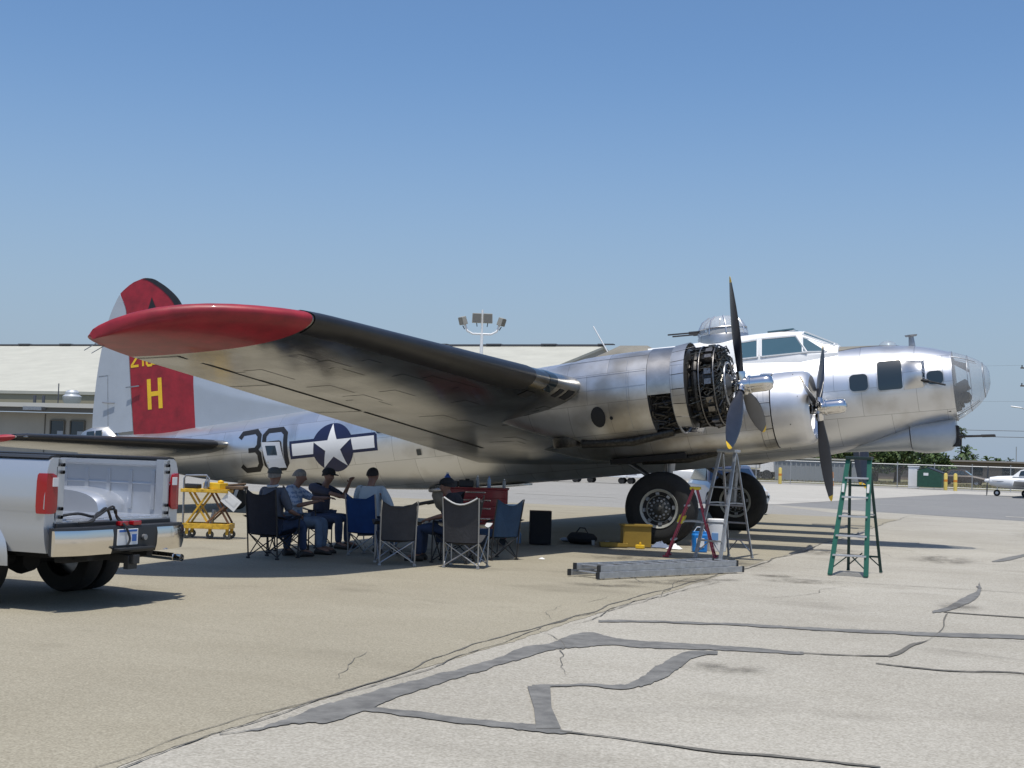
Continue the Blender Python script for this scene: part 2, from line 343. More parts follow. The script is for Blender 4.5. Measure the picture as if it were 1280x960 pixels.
TAR = {
  'a': ([(2.63, -22.5), (2.73, -22.2), (2.72, -21.84), (2.69, -21.48), (2.71, -21.15), (2.73, -20.78), (2.77, -20.43), (2.82, -19.77), (2.87, -19.27), (2.88, -18.87), (2.82, -18.18), (2.93, -17.89), (2.93, -17.56), (2.92, -17.14), (3.03, -16.92), (3.3, -17.16), (3.58, -17.22), (3.93, -17.14), (4.28, -17.11), (4.63, -17.08), (5.01, -17.06)], [(2.64, -22.51), (2.77, -22.26), (2.84, -22.02), (2.96, -21.91), (3.01, -21.64), (3.01, -21.26), (2.99, -20.82), (2.99, -20.11), (3.02, -19.58), (3.03, -19.2), (3.06, -18.75), (3.09, -18.29), (3.14, -18.11), (3.22, -17.97), (3.31, -17.8), (3.45, -17.67), (3.7, -17.63), (4.02, -17.5), (4.35, -17.41), (4.68, -17.33), (5.04, -17.21)]),
  'b': ([(2.9, -21.41), (2.99, -21.32), (3.18, -21.3), (3.53, -21.34), (3.79, -21.36), (3.97, -21.36), (4.08, -21.32), (4.27, -21.35), (4.36, -21.37)], [(2.92, -21.46), (3.07, -21.47), (3.25, -21.45), (3.59, -21.48), (3.84, -21.5), (4.03, -21.52), (4.16, -21.52), (4.33, -21.5), (4.37, -21.41)]),
  'd': ([(3.59, -20.01), (3.74, -19.83), (3.93, -19.67), (4.09, -19.6), (4.16, -19.36), (4.12, -18.84), (4.11, -18.48), (4.1, -17.97), (4.14, -17.66), (4.24, -17.52), (4.35, -17.48)], [(3.63, -20.11), (3.78, -19.95), (3.97, -19.8), (4.15, -19.8), (4.27, -19.68), (4.31, -19.35), (4.33, -19.07), (4.28, -18.46), (4.25, -18.04), (4.3, -17.76), (4.39, -17.67)]),
  'e': ([(2.78, -15.95), (3.29, -15.62), (3.9, -15.41), (4.67, -15.24), (5.43, -15.04), (6.17, -14.77), (6.91, -14.47)], [(2.82, -16.08), (3.34, -15.82), (3.94, -15.62), (4.71, -15.45), (5.46, -15.31), (6.19, -15.12), (6.92, -14.82)]),
  'f': ([(5.75, -12.78), (5.87, -12.15), (5.94, -11.21), (6.01, -10.4), (6.08, -9.82), (6.08, -9.13), (6.05, -8.15)], [(5.77, -12.96), (5.92, -12.6), (6.02, -11.94), (6.1, -11.26), (6.14, -10.31), (6.12, -9.16), (6.04, -8.18)]),
  'g': ([(6.02, -3.17), (6.22, -1.88), (6.57, -0.06)], [(6.03, -3.38), (6.26, -2.81), (6.59, -0.85)]),
  'h': ([(5.88, -12.73), (6.48, -12.75), (6.9, -12.72)], [(5.88, -12.82), (6.48, -12.84), (6.9, -12.81)]),
  'i': ([(0.92, 8.81), (2.48, 9.09)], [(1.0, 8.31), (2.54, 8.59)]),
  'j': ([(5.7, -16.85), (5.76, -16.45), (5.81, -15.92), (5.93, -15.51), (5.98, -14.4), (5.93, -13.62), (5.92, -12.82)], [(5.72, -16.95), (5.79, -16.69), (5.84, -16.07), (5.93, -15.56), (5.99, -14.45), (5.95, -13.66), (5.93, -12.86)]),
  'k': ([(4.29, -21.41), (4.6, -21.42), (4.9, -21.44), (5.3, -21.48), (5.54, -21.43), (5.81, -21.42), (6.16, -21.43)], [(4.31, -21.44), (4.61, -21.45), (4.91, -21.49), (5.31, -21.53), (5.55, -21.49), (5.82, -21.47), (6.16, -21.47)]),
  'l': ([(4.99, -17.13), (5.39, -17.03), (5.71, -16.87)], [(5.0, -17.18), (5.39, -17.08), (5.71, -16.93)]),
  'm': ([(5.66, -17.38), (6.21, -17.47), (6.69, -17.26), (6.94, -17.34)], [(5.67, -17.43), (6.21, -17.53), (6.7, -17.31), (6.94, -17.39)]),
}
def jag(L, amp, seed):
    rnd = random.Random(seed); o = []
    for i in range(len(L)-1):
        (x0, y0), (x1, y1) = L[i], L[i+1]; n = max(2, int(math.hypot(x1-x0, y1-y0)/.12))
        n = min(n, 14)
        for k in range(n):
            t = k/n; o.append((x0+(x1-x0)*t+rnd.gauss(0, amp), y0+(y1-y0)*t+rnd.gauss(0, amp)))
    o.append(L[-1]); return o
def smooth(P, step):
    o = []; n = len(P)
    for i in range(n-1):
        a, b, c, d = P[max(i-1, 0)], P[i], P[i+1], P[min(i+2, n-1)]
        k = max(3, min(30, int(math.hypot(c[0]-b[0], c[1]-b[1])/step)))
        for j in range(k):
            t = j/k; o.append(tuple(.5*(2*b[q]+(c[q]-a[q])*t+(2*a[q]-5*b[q]+4*c[q]-d[q])*t*t+(3*b[q]-a[q]-3*c[q]+d[q])*t**3) for q in (0, 1)))
    o.append(P[-1]); return o
def ribbon(name, L, R, z, m, parent, amp, seed):
    rnd = random.Random(seed); C4 = [(l[0], l[1], r[0], r[1]) for l, r in zip(L, R)]
    Lj = []; Rj = []; n = len(L)
    w1 = w2 = 0
    for i in range(n-1):
        a, b, c, d = C4[max(i-1, 0)], C4[i], C4[i+1], C4[min(i+2, n-1)]
        k = max(4, min(40, int(math.hypot(c[0]-b[0], c[1]-b[1])/.045)))
        for j in range(k):
            t = j/k; v = [.5*(2*b[q]+(c[q]-a[q])*t+(2*a[q]-5*b[q]+4*c[q]-d[q])*t*t+(3*b[q]-a[q]-3*c[q]+d[q])*t**3) for q in range(4)]
            w1 = w1*.7+rnd.gauss(0, amp); w2 = w2*.7+rnd.gauss(0, amp)
            dx, dy = v[2]-v[0], v[3]-v[1]; dl = math.hypot(dx, dy) or 1; a1 = max(-.3*dl, min(.04, w1*1.2)); a2 = max(-.3*dl, min(.04, w2*1.2))
            Lj.append((v[0]-dx/dl*a1, v[1]-dy/dl*a1)); Rj.append((v[2]+dx/dl*a2, v[3]+dy/dl*a2))
    Lj.append(L[-1]); Rj.append(R[-1]); N = len(Lj); q = MB()
    q.add([(x, y, z) for x, y in Lj]+[(x, y, z) for x, y in Rj], [(i, i+1, N+i+1, N+i) for i in range(N-1)])
    return q.build(name, m, parent)
def ribbon_old(name, L, R, z, m, parent, amp, seed):
    n = 0; q = MB()
    Lj = []; Rj = []
    rnd = random.Random(seed)
    for i in range(len(L)-1):
        d = math.hypot(L[i+1][0]-L[i][0], L[i+1][1]-L[i][1]); k = max(2, min(16, int(d/.1)))
        for j in range(k):
            t = j/k; a = rnd.gauss(0, amp); b = rnd.gauss(0, amp); c = rnd.gauss(0, amp)
            Lj.append((L[i][0]+(L[i+1][0]-L[i][0])*t+c, L[i][1]+(L[i+1][1]-L[i][1])*t+a+c))
            Rj.append((R[i][0]+(R[i+1][0]-R[i][0])*t+c, R[i][1]+(R[i+1][1]-R[i][1])*t+b+c))
    Lj.append(L[-1]); Rj.append(R[-1])
    vs = [(x, y, z) for x, y in Lj]+[(x, y, z) for x, y in Rj]; N = len(Lj)
    q.add(vs, [(i, i+1, N+i+1, N+i) for i in range(N-1)])
    o = q.build(name, m, parent); return o
for i, (k, (L, R)) in enumerate(TAR.items()):
    thin = k in 'ikmlhj'
    o = ribbon('crack' if thin else 'crack_seal', L, R, .001+.0012*i*.1, G_crk if thin or False else G_tar, slab, .004 if thin else .014, i)
sheet('crack_seal', [(3.57, -20.05), (3.71, -19.96), (4.0, -20.74), (4.28, -21.35), (4.15, -21.43), (3.9, -20.8)], .0035, G_tar, slab)
# open joint along the edge of the slab, fine random cracks
rnd = random.Random(5)
def crack(p0, ang, L, w, parent, z=.002, wander=.35, drift=0):
    x, y = p0; P = [(x, y)]; a = ang
    n = int(L/.09)
    for i in range(n):
        a += rnd.gauss(0, wander)-(a-ang)*.3; x += cos(a)*.09; y += sin(a)*.09; P.append((x, y))
    Lp = []; Rp = []
    for i, (x, y) in enumerate(P):
        d = w*(.4+.9*rnd.random())*(1-abs(2*i/n-1)**3*.8); Lp.append((x-sin(ang)*d/2, y+cos(ang)*d/2)); Rp.append((x+sin(ang)*d/2, y-cos(ang)*d/2))
    N = len(P); q = MB(); q.add([(x, y, z) for x, y in Lp]+[(x, y, z) for x, y in Rp], [(i, i+1, N+i+1, N+i) for i in range(N-1)])
    return q.build('crack', G_crk, parent)
crack((2.60, -26), pi/2, 46, .03, slab, wander=.06); crack((2.55, -24), pi/2, 15, .014, slab, z=.0025, wander=.09)
crack((2.66, -16.5), pi/2, 6, .016, slab, z=.003, wander=.1)
for k in range(22):
    crack((3.2+rnd.random()*7, -24+rnd.random()*26), rnd.choice((0, pi/2, .4, 2.2))+rnd.gauss(0, .2), 1+rnd.random()*2.2, .009, slab, z=.0015+k*.00004, wander=.2)
for k in range(5):
    crack((2.4-rnd.random()*.5, -23+rnd.random()*12), pi/2+rnd.gauss(0, .3), .6+rnd.random()*1.2, .007, tan, z=.0015+k*.00004, wander=.2)
for y0, x1 in ((3.2, 30), (-4.0, 40), (11, 26), (-9.5, 14)):
    crack((2.7, y0), .0, x1-2.7, .022, slab, z=.0012, wander=.05)
for x0 in (7.2, 12.0):
    crack((x0, -14), pi/2, 28, .02, slab, z=.0009, wander=.05)

def stain_mat():
    m = bpy.data.materials.new('oil_stain_film'); m.use_nodes = True; t, n, l, p = node_chain(m)
    p.inputs['Base Color'].default_value = (.075, .062, .045, 1); p.inputs['Roughness'].default_value = .75
    tc = n.new('ShaderNodeTexCoord'); g = n.new('ShaderNodeVectorMath'); g.operation = 'LENGTH'; l.new(tc.outputs['Object'], g.inputs[0])
    ge = n.new('ShaderNodeNewGeometry'); no = n.new('ShaderNodeTexNoise'); no.inputs['Scale'].default_value = 3.5; no.inputs['Detail'].default_value = 8; no.inputs['Roughness'].default_value = .7; l.new(ge.outputs['Position'], no.inputs['Vector'])
    r = n.new('ShaderNodeMapRange'); r.interpolation_type = 'SMOOTHSTEP'; r.inputs['From Min'].default_value = 1.0; r.inputs['From Max'].default_value = .1; l.new(g.outputs['Value'], r.inputs['Value'])
    a = n.new('ShaderNodeMapRange'); a.inputs['From Min'].default_value = .42; a.inputs['From Max'].default_value = .72; l.new(no.outputs['Fac'], a.inputs['Value'])
    mu = n.new('ShaderNodeMath'); mu.operation = 'MULTIPLY'; l.new(r.outputs[0], mu.inputs[0]); l.new(a.outputs[0], mu.inputs[1])
    m2 = n.new('ShaderNodeMath'); m2.operation = 'MULTIPLY'; m2.inputs[1].default_value = .95; l.new(mu.outputs[0], m2.inputs[0]); l.new(m2.outputs[0], p.inputs['Alpha']); return m
M_st = stain_mat()
STN = [(3.75, -9.9, .75, .5, .2), (3.3, -9.2, .5, .4, 0), (1.75, -12.3, .7, .35, .3), (2.6, -10.6, .9, .5, 1.0), (2.2, -11.4, .8, .4, .6), (2.1, -7.4, 1.0, 1.3, .2), (.6, -7.6, 1.1, .9, .2), (3.1, -3.0, .9, 1.6, 0), (7.2, 8.0, 1.4, 3.0, 0), (5.2, -3.5, .8, 1.6, .1), (-2.6, -9.0, 1.2, 1.5, .4), (-5.5, -17.5, 1.0, .8, .4), (4.6, -18.4, .5, .35, .1), (-.4, -4.2, 1.6, 1.8, .3), (6.0, -12.0, .35, .6, .2)]
for i, (x, y, sx, sy, rz) in enumerate(STN):
    me = bpy.data.meshes.new('oil_stain'); me.from_pydata([(cos(2*pi*k/24), sin(2*pi*k/24), 0) for k in range(24)], [], [tuple(range(24))]); me.materials.append(M_st)
    o = bpy.data.objects.new('oil_stain', me); COL.objects.link(o); o.location = (x, y, .0045+i*.0002); o.scale = (sx, sy, 1); o.rotation_euler = (0, 0, rz); o.parent = slab if x > 2.6 else tan
# ------------------------------------------------------------------ the bomber
TH = .1161
B17 = thing('bomber_airplane', 'large silver four engined vintage bomber with red tail and wing tips parked across the apron', 'airplane', (.68*sin(TH), 0, .68-.68*cos(TH)))
B17.rotation_euler = (0, -TH, 0)
XF = lambda v: (6.32-v[0], -v[1], v[2]+2.85)          # body frame: s aft of nose tip, y to starboard, z up
def part(q, name, m, parent=B17, smooth=38, **k):
    return q.build(name, m, parent, smooth, xf=XF, **k)

fs_ = [.94, 1.27, 1.66, 2.3, 3.15, 3.8, 5.2, 6.5, 8.0, 9.8, 12.3, 14, 15.66, 17.5, 19.04, 19.9, 20.9, 21.8, 22.45]
ft_ = [.54, .65, .74, .82, .89, .95, 1.08, 1.16, 1.24, 1.18, 1.02, .91, .81, .74, .70, .66, .70, .72, .70]
fb_ = [-.87, -.93, -.99, -1.13, -1.30, -1.36, -1.39, -1.40, -1.40, -1.40, -1.37, -1.24, -1.06, -.85, -.58, -.36, -.12, .12, .30]
fw_ = [.70, .80, .88, .99, 1.08, 1.12, 1.15, 1.16, 1.16, 1.15, 1.10, 1.0, .88, .72, .56, .47, .36, .25, .16]
def fus(s): return csp(s, fs_, ft_), csp(s, fs_, fb_), csp(s, fs_, fw_)
def fus_pt(s, a, off=0):
    t, b, w = fus(s); h = (t-b)/2; zc = (t+b)/2
    n = Vector((0, sin(a)*h, cos(a)*w)).normalized()
    return (s, w*sin(a)+n.y*off, zc+h*cos(a)+n.z*off)
def fus_side(s, z, off=0, sg=1):
    t, b, w = fus(s); h = (t-b)/2; zc = (t+b)/2; c = max(-1, min(1, (z-zc)/h)); a = math.acos(c)
    p = fus_pt(s, a, off); return (p[0], sg*p[1], p[2])
def fus_top(s, y, off=0):
    t, b, w = fus(s); a = math.asin(max(-1, min(1, y/w))); return fus_pt(s, a, off)

q = MB(); ss = [.94+.02]+[i*.25+1.0 for i in range(86)]; ss = [s for s in ss if s < 22.45]+[22.45]
q.loft([[fus_pt(s, 2*pi*k/56) for k in range(56)] for s in ss])
FUS = part(q, 'fuselage', M_alu, smooth=60)

def decal(polys, fn, name, m, parent=FUS, off=.006, step=.12, xf=XF):
    bm = bmesh.new(); vd = {}
    for P in polys:
        vs = []
        for u, v in P:
            k = (round(u, 4), round(v, 4))
            if k not in vd: vd[k] = bm.verts.new((u, v, 0))
            vs.append(vd[k])
        try: bm.faces.new(vs)
        except ValueError: pass
    for ax in (0, 1):
        lo = min(v.co[ax] for v in bm.verts); hi = max(v.co[ax] for v in bm.verts)
        x = lo+step
        while x < hi:
            no = (1, 0, 0) if ax == 0 else (0, 1, 0); co = (x, 0, 0) if ax == 0 else (0, x, 0)
            bmesh.ops.bisect_plane(bm, geom=bm.verts[:]+bm.edges[:]+bm.faces[:], plane_co=co, plane_no=no); x += step
    bmesh.ops.triangulate(bm, faces=bm.faces[:])
    for v in bm.verts: v.co = Vector(xf(fn(v.co.x, v.co.y, off)))
    bmesh.ops.recalc_face_normals(bm, faces=bm.faces)
    me = bpy.data.meshes.new(name); bm.to_mesh(me); bm.free(); me.materials.append(m); me.shade_smooth()
    o = bpy.data.objects.new(name, me); COL.objects.link(o); o.parent = parent; return o
def rrect(u0, u1, v0, v1, r, n=4):
    P = []
    for cx, cy, a in ((u1-r, v1-r, 0), (u0+r, v1-r, 90), (u0+r, v0+r, 180), (u1-r, v0+r, 270)):
        for k in range(n+1):
            t = radians(a+90*k/n); P.append((cx+r*cos(t), cy+r*sin(t)))
    return P
def ring_quads(P, w):
    """outline of polygon P widened outward by w, as quads"""
    cx = sum(p[0] for p in P)/len(P); cy = sum(p[1] for p in P)/len(P); N = len(P); O = []
    for i in range(N):
        a = Vector(P[i-1]); b = Vector(P[(i+1) % N]); d = (b-a).normalized(); n_ = Vector((d.y, -d.x))
        if n_.dot(Vector(P[i])-Vector((cx, cy))) < 0: n_ = -n_
        O.append((P[i][0]+n_.x*w, P[i][1]+n_.y*w))
    return [[P[i], P[(i+1) % N], O[(i+1) % N], O[i]] for i in range(N)]
def stroke(path, w, closed=False):
    P = [Vector(p) for p in path]; N = len(P); L = []; R = []
    for i in range(N):
        if closed: a = (P[i]-P[i-1]).normalized(); b = (P[(i+1) % N]-P[i]).normalized()
        else:
            a = (P[i]-P[i-1]).normalized() if i else (P[1]-P[0]).normalized()
            b = (P[i+1]-P[i]).normalized() if i < N-1 else a
        t = (a+b).normalized(); n_ = Vector((-t.y, t.x)); k = w/2/max(.4, n_.dot(Vector((-a.y, a.x))))
        L.append(tuple(P[i]+n_*k)); R.append(tuple(P[i]-n_*k))
    return [[L[i], L[(i+1) % N], R[(i+1) % N], R[i]] for i in range(N if closed else N-1)]
side = lambda s, z, o: fus_side(s, z, o)
sideP = lambda s, z, o: fus_side(s, z, o, -1)

# --- national marking and code numerals
cs, cz, R0 = 14.73, -.20, .565
disc = [(cs+R0*cos(2*pi*k/40), cz+R0*sin(2*pi*k/40)) for k in range(40)]
for fn in (side, sideP):
    star = []
    for k in range(10):
        r = R0*.985 if k % 2 == 0 else R0*.38; a = pi/2+k*pi/5; star.append((cs+r*cos(a), cz+r*sin(a)))
    zt = cz+.309*R0; zb = zt-.5*R0; bw = R0/8
    decal([disc], fn, 'insignia_disc', M_blue)
    for sg in (-1, 1):
        x0 = cs+sg*R0*.6; x1 = cs+sg*R0*2
        decal([[(x0, zt+bw), (x1+sg*bw, zt+bw), (x1+sg*bw, zb-bw), (x0, zb-bw)]], fn, 'insignia_border', M_blue, off=.0035)
        decal([[(cs+sg*R0*.9, zt), (x1, zt), (x1, zb), (cs+sg*R0*.97, zb)]], fn, 'insignia_bar', M_wht, off=.009)
    o = decal([star], fn, 'insignia_star', M_wht, off=.012)
def code(fn, fl):
    c = lambda s: s if fl > 0 else 33.4-s
    three = [(17.38, .24), (17.30, .36), (16.92, .38), (16.81, .27), (16.81, .03), (16.91, -.07), (17.12, -.07)]
    low = [(16.90, -.071), (16.81, -.17), (16.81, -.42), (16.92, -.53), (17.28, -.53), (17.38, -.41)]
    O = [(16.66, .25), (16.56, .36), (16.17, .36), (16.05, .25), (16.05, -.44), (16.17, -.56), (16.56, -.56), (16.66, -.44)]
    t = lambda P: [(c(a), b) for a, b in P]
    decal(stroke(t(three), .118), fn, 'code_numeral', M_black); decal(stroke(t(low), .118), fn, 'code_numeral', M_black, off=.007)
    decal(stroke(t(O), .118, True), fn, 'code_letter', M_black)
code(side, 1); code(sideP, -1)
# --- open crew door over the letter
DP = rrect(16.16, 16.66, -.60, .10, .08)
decal([DP], side, 'doorway', M_dark, off=.0105)
q = MB(); hx, hz0, hz1 = 16.14, -.56, .06
ang = radians(64); dirx, diry = cos(ang), sin(ang)
ya, yb = fus_side(hx, hz0)[1]+.03, fus_side(hx, hz1)[1]+.03
def dpt(u, v, o=0):
    z = hz0+(hz1-hz0)*v; y = ya+(yb-ya)*v+.05*sin(pi*v); return (hx+u*dirx-o*diry+.10*(v-.5), y+u*diry+o*dirx, z)
for k in range(6):
    v0, v1 = k/6, (k+1)/6
    q.add([dpt(0, v0), dpt(.50, v0), dpt(.50, v1), dpt(0, v1), dpt(0, v0, -.03), dpt(.50, v0, -.03), dpt(.50, v1, -.03), dpt(0, v1, -.03)],
          [(0, 1, 2, 3), (7, 6, 5, 4), (0, 4, 5, 1), (3, 2, 6, 7), (1, 5, 6, 2), (0, 3, 7, 4)])
DOOR = part(q, 'crew_door', mat('door_paint', (.5, .52, .54), .4, .3), FUS, 20)
q = MB(); q.add([dpt(.14, .50, .006), dpt(.42, .50, .006), dpt(.42, .86, .006), dpt(.14, .86, .006)], [(0, 1, 2, 3)])
q.add([dpt(.14, .50, -.036), dpt(.42, .50, -.036), dpt(.42, .86, -.036), dpt(.14, .86, -.036)], [(0, 1, 2, 3)])
part(q, 'door_window', M_win, DOOR, None)
q = MB(); q.tube([dpt(.47, .2, .03), dpt(.47, .26, .03)], .012); part(q, 'door_handle', M_chrome, DOOR)

# --- glazed nose
q = MB(); rings = []
t0, b0, w0 = fus(.94)
prof = [(.94, 1), (.80, .93), (.62, .80), (.46, .655), (.34, .50), (.26, .34), (.22, .17)]
for s, k in prof:
    zc = (t0+b0)/2*(.2+.8*k)+.0*(1-k); rings.append([(s, w0*k*sin(2*pi*i/40), zc+(t0-b0)/2*k*cos(2*pi*i/40)) for i in range(40)])
q.loft(rings, cap=False); q.add(rings[-1], [tuple(range(40))])
NOSE = part(q, 'nose_glazing', M_glass, B17, 60)
for a in (0, pi/4, pi/2, 3*pi/4, pi, -pi/4, -pi/2, -3*pi/4):
    pass
q = MB()
for s, k in ((.955, 1.012), (.93, 1.012)):
    pass
rr = [[(s, w0*1.008*sin(2*pi*i/40), (t0+b0)/2+(t0-b0)/2*1.008*cos(2*pi*i/40)) for i in range(40)] for s in (.90, 1.02)]
q.loft(rr, cap=False); part(q, 'nose_ring', M_alu)
q = MB()
q.lathe([(.001, 1.5), (.5, 1.52), (.66, 1.3)], (0, 0, -.16), 'x', 20)      # bulkhead
part(q, 'nose_bulkhead', M_prim)
q = MB()
q.box((.86, .10, -.34), (.30, .26, .34)); q.tube([(.80, .12, -.62), (.82, .1, -.2), (.66, .05, -.1)], .05)
q.box((.74, .16, -.20), (.22, .20, .22), ry=.4); q.tube([(.95, .25, -.66), (.78, .2, -.35)], .04); q.tube([(.9, .3, -.7), (1.1, .3, .0)], .03)
q.box((.95, .32, -.1), (.10, .16, .5)); q.lathe([(.12, -.1), (.12, .1)], (.72, .12, -.42), 'y', 14, cap=True)
q.box((.98, .0, -.62), (.3, .7, .12)); q.box((.80, .05, .28), (.34, .34, .07), ry=-.35); q.box((.92, .1, .34), (.1, .5, .1))
q.tube([(.66, .12, .20), (.6, .12, .10), (.9, .3, .3)], .025)
part(q, 'bombsight', M_dark)
# top gun slots / panel frames of the glazing
q = MB()
for a in (radians(35), radians(145), radians(-35), radians(-145)):
    pts = []
    for s, k in prof:
        zc = (t0+b0)/2*(.2+.8*k); pts.append((s, w0*k*1.004*sin(a), zc+(t0-b0)/2*k*1.004*cos(a)))
    q = MB(); q.tube(pts[:4], .010, 6); part(q, 'glazing_frame', M_steel, NOSE)

for s, k in ((.62, .80), (.34, .50)):
    zc = (t0+b0)/2*(.2+.8*k); q = MB(); q.tube([(s, w0*k*1.004*sin(2*pi*i/32), zc+(t0-b0)/2*k*1.004*cos(2*pi*i/32)) for i in range(32)], .007, 5, closed=True); part(q, 'glazing_frame', M_steel, NOSE)
q = MB(); q.box((1.25, 0, -.45), (.5, 1.0, .5)); q.box((1.3, .2, .1), (.25, .3, .5)); part(q, 'bombardier_seat', M_dark)
# --- side windows of the nose
def window(s0, s1, z0, z1, r=.06, fn=side, name='side_window', fr=.025):
    P = rrect(s0, s1, z0, z1, r)
    o = decal([P], fn, name, M_win, off=.006)
    decal(ring_quads(P, fr), fn, 'window_frame', M_alun, parent=o, off=.012, step=.2)
    return o
for fn in (side, sideP):
    window(2.50, 2.86, -.14, .20, .09, fn); window(1.84, 2.31, -.17, .42, .05, fn); window(1.07, 1.38, -.14, .13, .09, fn)
    window(1.50, 1.72, -.10, .34, .05, fn)
window(14.3-1.45, 14.3-.75, .0, .55, .08, side, 'waist_window'); window(13.7, 14.5, .1, .6, .08, sideP, 'waist_window')
window(12.42, 12.54, -.58, -.44, .02, side, fr=.01)
for sg in (1, -1):
    # bulged cheek gun mount with a glazed forward face
    q = MB(); fn = lambda s, z, o: fus_side(s, z, o, sg)
    rings = []
    bul = lambda t: .16*sin(pi/2*t)**1.3
    for i in range(9):
        t = i/8; s = 1.84-.39*t
        rings.append([fn(s, .42-.20*t*.3-(.62-.08*t)*j/12, bul(t)*sin(pi*j/12)**.7+.008) for j in range(13)])
    q.loft(rings, closed=False, cap=False); last = rings[-1]
    q.loft([last, [fn(1.40, .40-.52*j/12, .006) for j in range(13)]], closed=False, cap=False); part(q, 'cheek_gun_mount', M_alun)
    for k in range(4):
        z0 = .30-.105*k; oo = lambda z, u: bul(1)*u*sin(pi*min(1, max(0, (.36-z)/.52)))**.7+.016
        q = MB(); q.add([fn(1.447, z0, oo(z0, .9)), fn(1.408, z0, oo(z0, .12)), fn(1.408, z0-.085, oo(z0-.085, .12)), fn(1.447, z0-.085, oo(z0-.085, .9))], [(0, 1, 2, 3)]); part(q, 'mount_pane', M_win, B17, None)
    q = MB()
    a = Vector(fn(1.52, -.03, .08)); q.tube([a, a+Vector((-.18, .04*sg, -.06))], .035); q.tube([a+Vector((-.1, .02*sg, -.03)), a+Vector((-.50, .12*sg, -.17))], .018)
    part(q, 'cheek_gun', M_black)

# --- olive anti-glare panel, mast, astrodome
decal([[(1.9, 0), (2.1, .13), (2.6, .30), (3.1, .52), (3.3, .56), (3.3, -.56), (3.1, -.52), (2.6, -.30), (2.1, -.13)]], fus_top, 'antiglare_panel', M_olive)
q = MB(); zt = fus(1.66)[0]
q.loft([[(1.66+.07*cos(a), .022*sin(a), zt-.03) for a in [2*pi*k/10 for k in range(10)]], [(1.66+.05*cos(a), .018*sin(a), zt+.20) for a in [2*pi*k/10 for k in range(10)]]])
q.loft([[(1.66+.11*cos(a), .06*sin(a), zt+.20) for a in [2*pi*k/10 for k in range(10)]], [(1.66+.13*cos(a), .07*sin(a), zt+.235) for a in [2*pi*k/10 for k in range(10)]]])
part(q, 'antenna_mast', M_steel)
q = MB(); q.lathe([(.2, 0), (.17, .07), (.09, .12), (.001, .135)], (2.15, 0, fus(2.15)[0]-.03), 'z', 16); part(q, 'astrodome', M_glass)
q = MB(); q.tube([(8.05, .2, 1.2), (8.4, .2, 1.95)], .014); part(q, 'whip_antenna', M_white)

# --- cockpit canopy
q = MB()
def can(s, wb, zb, wt, zt, zr):
    P = [(wb, zb-.25), (wb, zb), (wt, zt), (wt*.62, zt+(zr-zt)*.75), (0, zr)]
    return [(s, y, z) for y, z in P]+[(s, -y, z) for y, z in P[-2::-1]]
secs = [can(3.08, .66, .72, .50, .83, .90), can(3.82, .82, .72, .60, 1.19, 1.30),
        can(4.25, .82, .72, .60, 1.22, 1.345), can(4.7, .82, .72, .60, 1.22, 1.36), can(5.1, .82, .72, .60, 1.20, 1.36), can(5.7, .82, .80, .56, 1.20, 1.33),
        can(6.6, .80, .82, .5, 1.20, 1.31), can(7.2, .74, .84, .46, 1.20, 1.33)]
q.loft(secs); CAN = part(q, 'cockpit_canopy', M_white, B17, 25)
def lerp3(a, b, t): return tuple(a[i]+(b[i]-a[i])*t for i in range(3))
def pane(c4, name='cockpit_window', o=.008, m=M_win):
    a, b, c, d = [Vector(p) for p in c4]; n_ = (b-a).cross(d-a).normalized()
    if n_.z < 0: n_ = -n_
    q = MB(); P = [p+n_*o for p in (a, b, c, d)]; q.add(P, [(0, 1, 2, 3)]); x = part(q, name, m, CAN, None)
    q = MB(); cc = sum(P, Vector())/4
    for i in range(4): q.bar(P[i], P[(i+1) % 4], .028, .028)
    part(q, 'window_frame', M_white, x, None)
M_cock = mat('blue_tinted_cockpit_glass', (.05, .11, .14), .06, spec=.9)
for sg in (1, -1):
    pane([(5.08, sg*.805, .79), (4.70, sg*.805, .79), (4.70, sg*.615, 1.17), (5.08, sg*.615, 1.155)], m=M_cock)
    pane([(4.62, sg*.805, .79), (3.68, sg*.79, .78), (3.90, sg*.625, 1.16), (4.62, sg*.615, 1.18)], m=M_cock)
    A_ = [Vector((s, y*sg, z)) for s, y, z in can(3.08, .66, .72, .50, .83, .90)[1:5]]; B_ = [Vector((s, y*sg, z)) for s, y, z in can(3.82, .82, .72, .60, 1.19, 1.30)[1:5]]
    def face(k, u0, u1, v0, v1):
        f = lambda u, v: (A_[k]*(1-u)+B_[k]*u)*(1-v)+(A_[k+1]*(1-u)+B_[k+1]*u)*v
        return [tuple(f(u0, v0)), tuple(f(u1, v0)), tuple(f(u1, v1)), tuple(f(u0, v1))]
    pane(face(0, .30, .93, .16, .88), m=M_cock, o=.012)
    pane(face(1, .12, .93, .12, .95), m=M_cock, o=.012)
    pane(face(2, .12, .93, .05, .93), m=M_cock, o=.012)
q = MB(); q.box((4.25, .25, 1.345), (.55, .22, .03)); q.box((4.25, -.25, 1.345), (.55, .22, .03)); part(q, 'roof_window', M_cock, CAN, None)

# --- radio room hatch fairing
q = MB(); 
def hump(s, w, z0, zr): return [(s, w*sin(a), z0+(zr-z0)*max(0, cos(a))**.8) for a in [-pi/2+pi*k/14 for k in range(15)]]
q.loft([hump(7.0, .55, .95, 1.24), hump(7.25, .55, .95, 1.40), hump(7.84, .52, .95, 1.47), hump(8.46, .35, 1.0, 1.28), hump(8.8, .2, 1.0, 1.22)]); part(q, 'radio_room_hatch', M_olive)

